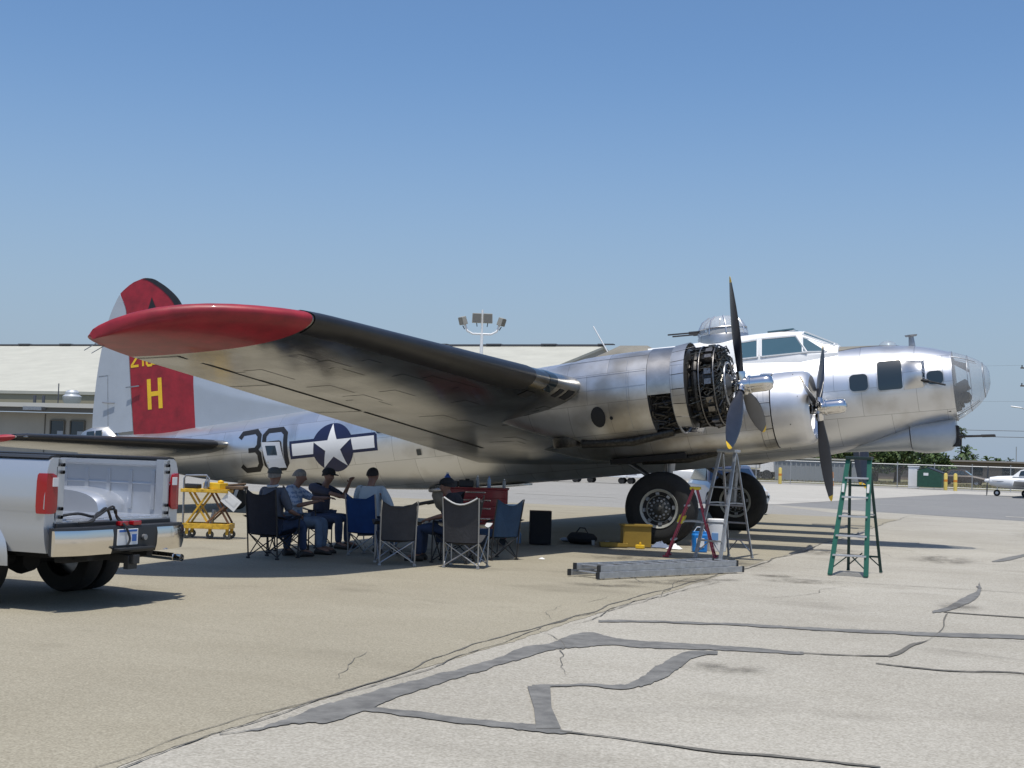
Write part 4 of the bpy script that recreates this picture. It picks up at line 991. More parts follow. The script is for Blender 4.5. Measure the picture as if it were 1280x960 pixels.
# ------------------------------------------------------------------ pickup truck
M_sil = mat('silver_car_paint', (.50, .52, .55), .32, .55, coat=.6)
M_bed = mat('silver_bed_paint', (.52, .54, .57), .28, .6, coat=.3)
M_trim = mat('black_plastic_trim', (.02, .021, .023), .5)
M_lens = mat('red_lamp_lens', (.32, .004, .008), .12, coat=.5)
M_lensc = mat('clear_lamp_lens', (.7, .68, .68), .1)
TR = thing('pickup_truck', 'silver pickup truck with its tailgate removed and empty bed open', 'pickup truck', (-1.60, -17.74, 0), math.atan2(.04, -.999))
T0 = .20
def prof_side(x, sg):
    """closed section (y,z) of one bed side at x"""
    dz = abs(x-1.38); arch = .50*sqrt(max(0, 1-(dz/.56)**2))+.38 if dz < .56 else 0
    zb = max(.56, arch)
    out = [(.955, .56), (.985, .66), (1.005, .80), (1.0, .955), (1.012, .985), (1.01, 1.10), (1.0, 1.25), (.985, 1.36), (.955, 1.44), (.91, 1.468)]
    inn = [(.84, 1.468), (.80, 1.44), (.80, 1.40), (.86, 1.38), (.87, 1.10), (.87, .90), (.86, zb+.02 if zb > .86 else .86), (.90, zb)]
    P = []
    for y, z in out:
        if z < zb: z = zb+(z-.56)*.02
        P.append((y, z))
    return [(x, sg*y, max(z, zb)) for y, z in P+inn]
for sg in (1, -1):
    xs = sorted(set([T0, T0+.02, T0+.05]+[.3+i*.08 for i in range(30)]+[.82+i*.04 for i in range(29)]+[2.68]))
    q = MB(); q.loft([prof_side(x, sg) for x in xs]); sd_ = q.build('bed_side', M_sil, TR, 35)
    q = MB(); q.loft([[(x, sg*y, z) for y, z in ((.80, 1.462), (.80, 1.482), (.86, 1.492), (.93, 1.485), (.965, 1.462), (.93, 1.464))] for x in (T0+.02, 1.4, 2.68)]); q.build('rail_cap', M_trim, sd_, 30)
    # inner ribs and stake pockets
    q = MB()
    for k in range(7): q.box((.42+.3*k, sg*.862, 1.13), (.05, .022, .42))
    q.box((1.4, sg*.865, 1.20), (2.4, .018, .02)); q.build('bed_rib', M_bed, sd_, None, bevel=.006)
    # flared rear fender over the double wheels
    q = MB(); rings = []
    for i in range(25):
        a = pi*i/24; ca, sa = cos(a), sin(a)
        zz = lambda r: .40+r*sa*1.0
        wv = .18*(sa**.45 if sa > 0 else 0)+.02
        rings.append([(1.38+ca*.46, sg*(.99), .42+.44*sa), (1.38+ca*.47, sg*(.99+wv), .42+.46*sa), (1.38+ca*.53, sg*(1.0+wv), .42+.54*sa), (1.38+ca*.62, sg*(.995+wv*.7), .42+.64*sa), (1.38+ca*.74, sg*.985, .42+.76*sa)])
    q.loft(rings, closed=False, cap=False); q.build('fender_flare', M_sil, sd_, 60)
    # tail lamp
    q = MB(); rings = []
    for i, z in enumerate([.935, .95, 1.0, 1.12, 1.24, 1.30, 1.318]):
        e = (.7, .9, 1, 1, .95, .8, .45)[i]
        rings.append([(T0-.022, sg*(.99-.13*e), z), (T0-.03, sg*(.99-.06*e), z), (T0-.012, sg*(.99+.012*e), z), (T0+.03, sg*(1.012+.008*e), z), (T0+.05+.05*e, sg*1.018, z), (T0+.05+.05*e, sg*.99, z), (T0+.02, sg*.96, z), (T0+.01, sg*(.99-.13*e), z)])
    q.loft(rings); tl = q.build('tail_light', M_lens, sd_, 40)
    q = MB(); q.box((T0-.030, sg*.905, 1.235), (.01, .075, .085)); q.build('reversing_light', M_lensc, tl, None, bevel=.003)
        # tailgate pillar fittings
    q = MB(); q.box((T0+.05, sg*.80, 1.15), (.10, .10, .62))
    q.build('gate_pillar', M_bed, sd_, None, bevel=.004)
    q = MB()
    for z in (1.40, 1.33, .98, .90): q.lathe([(.018, -.03), (.018, 0), (.001, .001)], (T0-.002, sg*.80, z), 'x', 10)
    q.build('gate_latch', M_trim, sd_, 30, kind='stuff')
q = MB()
q.box((1.44, 0, .83), (2.48, 1.78, .06))
for k in range(9): q.box((1.44, -.72+.18*k, .868), (2.44, .09, .018))
q.build('bed_floor', M_bed, TR, None, bevel=.006)
q = MB(); q.box((2.66, 0, 1.15), (.05, 1.76, .62)); q.box((2.63, 0, 1.2), (.03, 1.6, .05)); q.box((2.63, 0, 1.0), (.03, 1.6, .05)); q.build('bed_front_wall', M_bed, TR, None, bevel=.008)
for sg in (1, -1):
    q = MB(); rings = []
    for y in (.50, .56, .62, .90):
        e = {.50: .90, .56: .97, .62: 1.0, .90: 1.0}[y]
        rings.append([(1.38+.60*e*cos(a), sg*y, .84+.30*e*max(0, sin(a))**.55) for a in [pi*k/20 for k in range(21)]])
    q.loft(rings, closed=False, cap=False); q.add(rings[0], [tuple(range(21))]); q.build('wheel_housing', M_bed, TR, 50)
q = MB(); q.box((T0+.02, 0, .76), (.10, 1.72, .16)); q.build('rear_sill', M_trim, TR, None, bevel=.01)
# bumper
def bump_sec(y):
    a = abs(y); x = .0+max(0, a-.62)**1.6*.55; return x
q = MB(); ysb = [-.97+1.94*i/28 for i in range(29)]
q.loft([[(bump_sec(y), y, .80), (bump_sec(y)-.01, y, .77), (bump_sec(y)-.005, y, .56), (bump_sec(y)+.03, y, .53), (bump_sec(y)+(.20 if abs(y) < .85 else .06), y, .55), (bump_sec(y)+(.20 if abs(y) < .85 else .06), y, .80)] for y in ysb]); BU = q.build('rear_bumper', M_trim, TR, 30)
M_bch = mat('bright_bumper_chrome', (.78, .74, .68), .14, 1, bump=.05, bscale=6)
for y0, y1 in ((-.98, -.40), (.28, .98)):
    q = MB(); q.loft([[(bump_sec(y)-.018, y, .775), (bump_sec(y)-.030, y, .72), (bump_sec(y)-.024, y, .60), (bump_sec(y)-.004, y, .535), (bump_sec(y)+.01, y, .54), (bump_sec(y)+.01, y, .775)] for y in [y0+(y1-y0)*i/12 for i in range(13)]]); q.build('bumper_face', M_bch, BU, 40)
q = MB(); q.box((-.012, .05, .69), (.012, .31, .16)); pl = q.build('licence_plate', M_white, BU, None, bevel=.004)
q = MB(); q.box((-.0195, .05, .752), (.003, .27, .022)); q.box((-.0195, -.045, .68), (.003, .07, .07)); q.build('plate_stripe', mat('plate_blue', (.03, .12, .4), .5), pl, None)
q = MB(); q.box((-.04, -.02, .575), (.10, .55, .025)); q.build('step_pad', M_trim, BU, None, bevel=.006)
q = MB(); q.lathe([(.03, -.0), (.03, -.03), (.001, -.032)], (-.01, -.2, .68), 'x', 12); q.build('trailer_socket', M_steel, BU, 30)
for k in range(2):
    q = MB(); q.box((.02, (.1, -.1)[k], .825), (.06, .13, .045)); q.build('clamp', M_lens, BU, None, bevel=.01)
def sm3(P, k=5):
    o = []; n = len(P)
    for i in range(n-1):
        a, b, c, d = P[max(i-1, 0)], P[i], P[i+1], P[min(i+2, n-1)]
        for j in range(k):
            t = j/k; o.append(tuple(.5*(2*b[q]+(c[q]-a[q])*t+(2*a[q]-5*b[q]+4*c[q]-d[q])*t*t+(3*b[q]-a[q]-3*c[q]+d[q])*t**3) for q in (0, 1, 2)))
    o.append(P[-1]); return o
q = MB()
q.tube(sm3([(.12, .62, .84), (.05, .50, .86), (.1, .38, .93), (.0, .25, .97), (.05, .15, .88), (-.03, .11, .80), (-.05, .06, .68), (-.045, .09, .61)]), .012, 7)
q.tube(sm3([(.10, .5, .85), (.06, .38, .92), (.0, .28, 1.0), (.06, .16, .92), (.1, .0, .84), (.08, -.2, .83)]), .011, 7)
q.tube(sm3([(.25, .78, .90), (.15, .6, .93), (.1, .42, .90), (.05, .32, .98), (.08, .2, .86)]), .014, 7)
q.build('jumper_cable', M_trim, BU, 40)
# underside
q = MB(); q.box((2.2, .45, .55), (4.2, .09, .16)); q.box((2.2, -.45, .55), (4.2, .09, .16)); q.box((.35, 0, .50), (.14, 1.2, .12)); q.box((1.0, .0, .60), (.6, .7, .2)); q.build('chassis_frame', M_dark, TR, None, bevel=.01)
q = MB(); q.box((.05, 0, .47), (.3, .09, .09)); q.box((-.02, 0, .44), (.06, .14, .14)); q.build('tow_hitch', M_trim, TR, None, bevel=.006)
q = MB(); q.tube([(.9, -.6, .5), (.35, -.66, .47), (.0, -.72, .45)], .04, 12); q.lathe([(.038, 0), (.036, .1)], (-.10, -.725, .445), 'x', 12); q.build('exhaust_pipe', M_chrome, TR, 40)
q = MB(); q.tube([(1.38, -1.0, .40), (1.38, 1.0, .40)], .06, 10); q.lathe([(.001, -.17), (.13, -.13), (.17, 0), (.13, .13), (.001, .17)], (1.38, 0, .40), 'x', 16); q.build('rear_axle', M_dark, TR, 40)
def car_wheel(parent, x, y, r=.40, w=.24, sg=1, rim=M_steel):
    q = MB(); q.lathe([(r*.58, -w*.42), (r*.8, -w*.5), (r*.95, -w*.47), (r, -w*.34), (r, w*.34), (r*.95, w*.47), (r*.8, w*.5), (r*.58, w*.42)], (x, y, r), 'y', 36)
    t = q.build('wheel', M_rubber, parent, 40)
    q = MB(); q.lathe([(r*.6, sg*w*.42), (r*.56, sg*w*.30), (r*.3, sg*w*.22), (r*.14, sg*w*.36), (.001, sg*w*.38)], (x, y, r), 'y', 24); q.build('rim', rim, t, 40)
    return t
for y in (.70, .99): car_wheel(TR, 1.38, y, sg=1); car_wheel(TR, 1.38, -y, sg=-1)
for y in (.88, -.88): car_wheel(TR, 5.35, y, sg=1 if y > 0 else -1)
# cab and bonnet
q = MB(); rings = []
for x, zt, wt, zb, wb in ((2.75, 1.90, .74, .60, 1.0), (2.85, 1.96, .76, .55, 1.0), (4.1, 1.97, .76, .55, 1.01), (4.7, 1.40, .92, .55, 1.01), (4.75, 1.30, .95, .55, 1.01), (5.9, 1.24, .93, .55, 1.0), (6.25, 1.10, .88, .55, .97), (6.3, .9, .85, .6, .95)):
    zm = min(1.32, zt-.04)
    rings.append([(x, -wb*.95, zb), (x, -wb, zb+.2), (x, -wb*.985, zm), (x, -wt, zt-.06), (x, -wt*.8, zt), (x, wt*.8, zt), (x, wt, zt-.06), (x, wb*.985, zm), (x, wb, zb+.2), (x, wb*.95, zb)])
q.loft(rings); CB = q.build('cab', M_sil, TR, 30)
for sg in (1, -1):
    q = MB(); q.add([(3.0, sg*.978, 1.36), (4.35, sg*.985, 1.36), (4.02, sg*.80, 1.86), (3.0, sg*.79, 1.86)], [(0, 1, 2, 3)]); q.build('side_window', M_win, CB)
q = MB(); q.box((2.738, 0, 1.62), (.02, 1.3, .38)); q.build('rear_window', M_win, CB, None)

# ------------------------------------------------------------------ folding camp chairs
M_al2 = mat('chair_tube_metal', (.42, .43, .45), .35, .85)
M_dtube = mat('chair_tube_dark', (.03, .03, .032), .45, .3)
def fabm(name, c): return mat(name, c, .9, var=.15, vscale=7, bump=.4, bscale=30)
F_navy = fabm('navy_black_fabric', (.016, .017, .026)); F_blk = fabm('black_fabric', (.014, .014, .015)); F_blue = fabm('blue_fabric', (.012, .05, .17))
F_gry = fabm('charcoal_fabric', (.045, .045, .05)); F_blue2 = fabm('faded_blue_fabric', (.02, .05, .10)); F_red = fabm('dark_red_fabric', (.20, .015, .02))
def camp_chair(label, loc, rz, fab, tube, pale=None, side=None, back=1.0):
    """quad-fold chair facing local +x"""
    R_ = thing('camp_chair', label, 'chair', loc, rz, 'folding camp chairs in the shade of the wing')
    fx, bx, hw, bw = .28, -.24, .27, .25
    A = {'fl': (fx, hw, 0), 'fr': (fx, -hw, 0), 'bl': (bx, bw, 0), 'br': (bx, -bw, 0)}
    seat = {'fl': (fx-.02, hw, .44), 'fr': (fx-.02, -hw, .44), 'bl': (bx-.0, bw, .36), 'br': (bx-.0, -bw, .36)}
    for k in ('fl', 'fr'):
        q = MB(); a = A[k]; q.tube([(a[0], a[1], .02), (a[0]-.01, a[1]*1.04, .62)], .011, 8); q.box((a[0], a[1], .012), (.05, .04, .024)); q.build('leg', tube, R_, 40)
    for k in ('bl', 'br'):
        q = MB(); a = A[k]; q.tube([(a[0], a[1], .02), (a[0]-.05, a[1]*1.02, .55), (a[0]-.13, a[1]*1.05, back)], .011, 8); q.box((a[0], a[1], .012), (.05, .04, .024)); q.build('leg', tube, R_, 40)
    for a, b in (('fl', 'fr'), ('bl', 'br'), ('fl', 'bl'), ('fr', 'br')):
        for u, v in ((a, b), (b, a)):
            q = MB(); s = Vector(A[u])+Vector((0, 0, .03)); e = Vector(seat[v]); q.tube([s, e], .009, 7); q.build('cross_brace', tube, R_, 40)
    q = MB(); n = 8; rings = []
    for i in range(n+1):
        v = i/n; x = fx-.01+(bx+.0-fx)*v; sag = .07*sin(pi*v)
        rings.append([(x, -hw+2*hw*j/n, .45-.09*v-sag*(.35+.65*sin(pi*j/n))) for j in range(n+1)])
    q.loft(rings, closed=False, cap=False); q.loft([[(p[0], p[1], p[2]-.012) for p in r] for r in rings], closed=False, cap=False); q.build('seat', fab, R_, 60)
    q = MB(); rings = []
    for i in range(n+1):
        v = i/n; z = .36+(back-.36)*v; xb = bx-.01-.12*v
        wv = bw*(1.03-.05*v)
        rings.append([(xb-.05*sin(pi*j/n)*(1-.5*v), -wv+2*wv*j/n, z-(.10*sin(pi*j/n) if i == n else .0)) for j in range(n+1)])
    q.loft(rings, closed=False, cap=False); q.loft([[(p[0]+.012, p[1], p[2]) for p in r] for r in rings], closed=False, cap=False); B_ = q.build('backrest', fab, R_, 60)
    if pale:
        q = MB(); q.tube([(p[0]-.006, p[1], p[2]) for p in rings[-1]], .013, 6); q.build('backrest_piping', pale, B_, 60)
    if side:
        for sg in (1, -1):
            q = MB(); q.loft([[(bx-.01-.12*v-.012, sg*bw*1.0, .40+(back-.40)*v), (bx-.01-.12*v-.03, sg*bw*.74, .40+(back-.40)*v-.0)] for v in (0, .5, .98)], closed=False, cap=False); q.build('side_panel', side, B_, None)
    for sg in (1, -1):
        q = MB(); rr = []
        for i in range(7):
            v = i/6; x = fx-.01+(bx-.06-fx)*v; rr.append([(x, sg*(hw+.02)-.045, .63-.05*sin(pi*v)), (x, sg*(hw+.02)+.045, .63-.05*sin(pi*v))])
        q.loft(rr, closed=False, cap=False); q.loft([[(a, b, c-.014) for a, b, c in r] for r in rr], closed=False, cap=False); q.build('armrest', pale or fab, R_, 50)
    return R_
camp_chair('dark navy camp chair at the left end of the group, seen from behind', (-3.66, -11.60, 0), radians(88), F_navy, M_dtube, back=1.02)
camp_chair('black camp chair with dark red edges under the man in the pale striped shirt', (-4.02, -10.55, 0), radians(20), F_blk, M_dtube, side=F_red)
camp_chair('black camp chair under the man in the black cap reaching out', (-4.45, -9.15, 0), radians(0), F_blk, M_dtube)
camp_chair('bright blue camp chair with its high back towards the camera', (-2.82, -10.10, 0), radians(88), F_blue, M_al2, back=.96)
camp_chair('empty charcoal camp chair with tan edges beside the blue one', (-1.80, -11.28, 0), radians(122), F_gry, M_al2, back=.92)
camp_chair('black camp chair under the man in black facing left', (-1.28, -10.35, 0), radians(190), F_blk, M_dtube)
camp_chair('empty charcoal camp chair with silver tubes and pale trim, nearest the camera', (-.82, -11.02, 0), radians(100), F_gry, M_al2, pale=mat('pale_grey_webbing', (.45, .45, .44), .8))
camp_chair('empty faded blue camp chair in front of the red tool chest', (-1.06, -9.30, 0), radians(150), F_blue2, M_dtube, back=.94)

# ------------------------------------------------------------------ people
M_skin = mat('skin', (.25, .135, .095), .6, var=.08); M_hair = mat('dark_hair', (.018, .014, .012), .8, var=.4, vscale=40, bump=.6, bscale=80); M_hairg = mat('grey_hair', (.22, .20, .18), .85, var=.3, vscale=40, bump=.6, bscale=80)
M_jean = mat('blue_denim', (.035, .055, .11), .9, var=.2, vscale=10, bump=.3); M_jeanl = mat('pale_denim', (.14, .19, .27), .9, var=.25, vscale=8, bump=.3); M_shoe = mat('shoe_leather', (.03, .026, .022), .6)
def skin_mesh(name, V, E, Rd, mats, parent, pick=None, sub=2, root=0):
    me = bpy.data.meshes.new('t'); me.from_pydata(V, E, []); o = bpy.data.objects.new('t', me); COL.objects.link(o)
    md = o.modifiers.new('s', 'SKIN'); md.use_smooth_shade = True; md.branch_smoothing = .4
    for i, sv in enumerate(me.skin_vertices[0].data):
        r = Rd[i]; sv.radius = r if isinstance(r, tuple) else (r, r); sv.use_root = (i == root)
    m2 = o.modifiers.new('u', 'SUBSURF'); m2.levels = sub; m2.render_levels = sub
    dg = bpy.context.evaluated_depsgraph_get(); nm = bpy.data.meshes.new_from_object(o.evaluated_get(dg))
    bpy.data.objects.remove(o, do_unlink=True); nm.materials.clear()
    for q in mats: nm.materials.append(q)
    nm.shade_smooth(); nm.name = name
    ob = bpy.data.objects.new(name, nm); COL.objects.link(ob)
    if parent: ob.parent = parent
    if pick:
        for p in nm.polygons: p.material_index = pick(p.center)
    return ob
def person(label, loc, rz, J, shirt, trousers, hair='cap', hairm=None, cap=None, look=(1, 0, 0), sleeves='short', collar=None, stripes=None):
    """J: joints of a posed figure, local frame facing +x, z up, real metres"""
    P = thing('person', label, 'person', loc, rz)
    V = []; E = []; Rd = []; idx = {}
    def add(n, p, r, fr=None):
        idx[n] = len(V); V.append(tuple(p)); Rd.append(r)
        if fr: E.append((idx[fr], idx[n]))
    g = lambda n: Vector(J[n])
    lk = Vector(look).normalized(); up = Vector((0, 0, 1)); sd = up.cross(lk).normalized(); up = lk.cross(sd)
    add('pelvis', g('pelvis'), .105); add('waist', g('pelvis').lerp(g('chest'), .5), .095, 'pelvis'); add('chest', g('chest'), .10, 'waist')
    add('neck', g('neck'), .058, 'chest'); h = g('head')
    add('jaw', h-up*.075+lk*.02, .066, 'neck'); add('mid', h, .084, 'jaw'); add('brow', h+up*.055-lk*.008, .088, 'mid'); add('top', h+up*.095-lk*.012, .060, 'brow')
    add('nose', h-up*.005+lk*.098, .016, 'mid'); add('noset', h-up*.022+lk*.112, .012, 'nose')
    for s, n in ((1, 'l'), (-1, 'r')):
        add('ear'+n, h+sd*s*.088-lk*.01, .016, 'mid')
        add('sh'+n, g('sh'+n).lerp(g('chest'), .22)+Vector((.02, 0, -.02)), .026, 'chest'); add('ua'+n, g('sh'+n).lerp(g('el'+n), .5), .036, 'sh'+n); add('el'+n, g('el'+n), .038, 'ua'+n)
        add('fa'+n, g('el'+n).lerp(g('wr'+n), .4), .037, 'el'+n); add('wr'+n, g('wr'+n), .027, 'fa'+n)
        d = (g('wr'+n)-g('el'+n)).normalized(); pn = d.cross(up).normalized() if abs(d.dot(up)) < .95 else sd
        dn = pn.cross(d)
        pm = g('wr'+n)+d*.06; add('pm'+n, pm, (.040, .022), 'wr'+n)
        for k in range(4):
            o = pn*(k-1.5)*.021; L = (.062, .075, .07, .055)[k]
            a = pm+d*.045+o; b = a+d*L*.5-dn*.008; c = b+d*L*.4-dn*.022
            add('f%s%d' % (n, k), a, .0095, 'pm'+n); add('g%s%d' % (n, k), b, .0088, 'f%s%d' % (n, k)); add('h%s%d' % (n, k), c, .0075, 'g%s%d' % (n, k))
        t = pm-d*.02+pn*.045*(1 if n == 'l' else -1); add('t'+n, t, .011, 'pm'+n); add('u'+n, t+d*.04+pn*.012*(1 if n == 'l' else -1), .0095, 't'+n)
        add('hp'+n, g('hp'+n), .078, 'pelvis'); add('th'+n, g('hp'+n).lerp(g('kn'+n), .5), .076, 'hp'+n); add('kn'+n, g('kn'+n), .056, 'th'+n)
        add('ca'+n, g('kn'+n).lerp(g('an'+n), .35), .054, 'kn'+n); add('an'+n, g('an'+n), .036, 'ca'+n)
        add('to'+n, g('to'+n), .036, 'an'+n)
    skin_mesh('body', V, E, Rd, [M_skin], P)
    # clothing grown over the body
    def cloth(name, ns, links, ro, m, root, pick=None):
        v = [(tuple(g(k)) if k in ('shl', 'shr') else V[idx[k]]) for k in ns]; r = [({'pelvis': .045, 'waist': .04, 'chest': .06, 'shl': .066, 'shr': .066, 'ual': .026, 'uar': .026}.get(k, 0)+(Rd[idx[k]] if not isinstance(Rd[idx[k]], tuple) else Rd[idx[k]][0])+ro) for k in ns]
        return skin_mesh(name, v, [(ns.index(a), ns.index(b)) for a, b in links], r, m if isinstance(m, list) else [m], P, pick, 2, ns.index(root))
    ns = ['pelvis', 'waist', 'chest', 'shl', 'shr', 'ual', 'uar', 'ell', 'elr']; lk_ = [('pelvis', 'waist'), ('waist', 'chest'), ('chest', 'shl'), ('chest', 'shr'), ('shl', 'ual'), ('shr', 'uar'), ('ual', 'ell'), ('uar', 'elr')]
    if sleeves == 'long': ns += ['fal', 'far', 'wrl', 'wrr']; lk_ += [('ell', 'fal'), ('fal', 'wrl'), ('elr', 'far'), ('far', 'wrr')]
    ns.append('nk'); idx['nk'] = len(V); V.append(tuple(g('chest').lerp(g('neck'), .62))); Rd.append(.062); lk_.append(('chest', 'nk'))
    cloth('shirt', ns, lk_, .018, [shirt] if not stripes else [shirt, stripes], 'pelvis', (lambda c: int((c.z*14) % 1 < .4)) if stripes else None)
    if collar:
        q = MB(); n0 = g('neck'); q.tube([tuple(n0+Vector((.072*cos(a), .075*sin(a), .012*cos(a)))) for a in [2*pi*k/14 for k in range(14)]], .018, 6, closed=True); q.build('collar', collar, P, 60)
    ns = ['pelvis', 'hpl', 'hpr', 'thl', 'thr', 'knl', 'knr', 'cal', 'car', 'anl', 'anr']
    cloth('trousers', ns, [('pelvis', 'hpl'), ('pelvis', 'hpr'), ('hpl', 'thl'), ('hpr', 'thr'), ('thl', 'knl'), ('thr', 'knr'), ('knl', 'cal'), ('knr', 'car'), ('cal', 'anl'), ('car', 'anr')], .020, trousers, 'pelvis')
    for n in 'lr':
        a = g('an'+n); b = g('to'+n); q = MB(); d = (b-a); d.z = 0; d.normalize(); s = Vector((-d.y, d.x, 0)); z0 = min(a.z, b.z)-.045
        rings = []
        for t, w, hh in ((-.07, .030, .07), (-.04, .040, .10), (.04, .042, .10), (.12, .046, .07), (.18, .044, .06), (.215, .02, .04)):
            c = Vector((a.x, a.y, 0))+d*t; rings.append([tuple(c+s*(w*cos(k*pi/5))+Vector((0, 0, z0+hh*.5+hh*.5*sin(k*pi/5)))) for k in range(10)])
        q.loft(rings); q.build('shoe', M_shoe, P, 60)
    # hair or cap
    M = Matrix((lk, sd, up)).transposed()
    def place(q): q.v = [tuple(h+M @ Vector(v)) for v in q.v]
    q = MB(); hm = hairm or M_hair; rings = []
    for i in range(8):
        ph = pi/2*i/7; rr_ = .103*cos(ph)**.8 if i < 7 else .001
        rings.append([(-.018+rr_*1.08*cos(a)*(1.0 if cos(a) < 0 else .93), rr_*.93*sin(a), .03+.093*sin(ph)-(.055*(1-cos(a))/2*(1-i/7) if cos(a) < .5 else 0)) for a in [2*pi*k/20 for k in range(20)]])
    q.loft(rings, cap=False); place(q); hr = q.build('hair', hm, P, 60)
    if cap:
        q = MB(); rings = []
        for i in range(8):
            ph = pi/2*i/7; rr_ = .112*cos(ph)**.75 if i < 7 else .001
            rings.append([(-.012+rr_*1.07*cos(a), rr_*.96*sin(a), .042+.095*sin(ph)) for a in [2*pi*k/20 for k in range(20)]])
        q.loft(rings, cap=False)
        bb = [[(.075+r*cos(a)*.95, r*sin(a)*1.0, .048-.5*(r-.06)*.35) for a in [-1.25+2.5*k/10 for k in range(11)]] for r in (.03, .07, .105)]
        q.loft(bb, closed=False, cap=False); q.loft([[(a, b, c-.006) for a, b, c in r] for r in bb], closed=False, cap=False)
        place(q); q.build('cap', cap, P, 50)
    return P
def seated(**k):
    J = dict(pelvis=(-.02, 0, .50), chest=(-.09, 0, .86), neck=(-.09, 0, 1.06), head=(-.05, 0, 1.20), shl=(-.08, .185, .98), shr=(-.08, -.185, .98),
             ell=(.02, .26, .70), elr=(.02, -.26, .70), wrl=(.24, .20, .64), wrr=(.24, -.20, .64), hpl=(.02, .10, .47), hpr=(.02, -.10, .47),
             knl=(.44, .13, .50), knr=(.44, -.13, .50), anl=(.42, .15, .09), anr=(.46, -.15, .09), tol=(.60, .17, .045), tor=(.64, -.17, .045))
    J.update(k); return J
S_gr = mat('grey_shirt_cloth', (.10, .11, .14), .9, bump=.3, bscale=20); S_bw = mat('pale_blue_white_shirt', (.38, .45, .56), .9, bump=.3, bscale=20); S_bl = mat('dusty_blue_stripe', (.18, .24, .38), .9)
S_dk = mat('black_shirt_cloth', (.018, .018, .022), .9, bump=.3, bscale=20); S_mar = mat('dark_slate_shirt', (.04, .042, .065), .9); S_lt = mat('white_blue_shirt', (.44, .50, .55), .9, bump=.3, bscale=20)
C_blk = mat('black_cap_cloth', (.012, .013, .014), .9); C_gry = mat('grey_cap_cloth', (.075, .08, .08), .9)
person('seated man in a grey cap at the left end of the group of chairs', (-3.68, -11.50, 0), radians(78), seated(), S_gr, M_jean, cap=C_gry, look=(.9, .35, 0), collar=mat('pale_collar', (.5, .52, .56), .9), hairm=M_hairg)
person('seated grey haired man in a pale blue and white striped shirt', (-3.98, -10.42, 0), radians(10), seated(chest=(-.02, 0, .86), neck=(0, 0, 1.05), head=(.06, 0, 1.18), elr=(.14, -.27, .74), wrr=(.34, -.12, .80), ell=(.20, .22, .84), wrl=(.46, .12, .86)), S_bw, M_jeanl, hairm=M_hairg, look=(1, .15, -.25), stripes=S_bl)
person('seated man in a black cap and dark shirt stretching out one arm', (-4.28, -9.05, 0), radians(-6), seated(chest=(.02, 0, .86), neck=(.06, 0, 1.05), head=(.12, 0, 1.18), elr=(.34, -.24, .90), wrr=(.58, -.16, .84), ell=(.26, .24, .84), wrl=(.42, .16, 1.06)), S_mar, M_jean, cap=C_blk, look=(1, -.05, -.15), hairm=M_hair)
person('dark haired man in a white and blue shirt seen from behind in the blue chair', (-2.84, -10.02, 0), radians(88), seated(chest=(-.09, 0, .90), neck=(-.09, 0, 1.10), shl=(-.08, .20, 1.02), shr=(-.08, -.20, 1.02), ell=(.04, .32, .72), elr=(.04, -.32, .72), wrl=(.26, .28, .66), wrr=(.28, -.28, .66), head=(-.03, 0, 1.24)), S_lt, M_jeanl, look=(1, .12, -.08))
person('seated man in a black cap and black shirt facing left beside the tool chest', (-1.36, -10.38, 0), radians(186), seated(chest=(-.02, 0, .84), neck=(.02, 0, 1.0), head=(.07, 0, 1.12)), S_dk, M_jean, cap=C_blk, look=(1, .1, -.12))

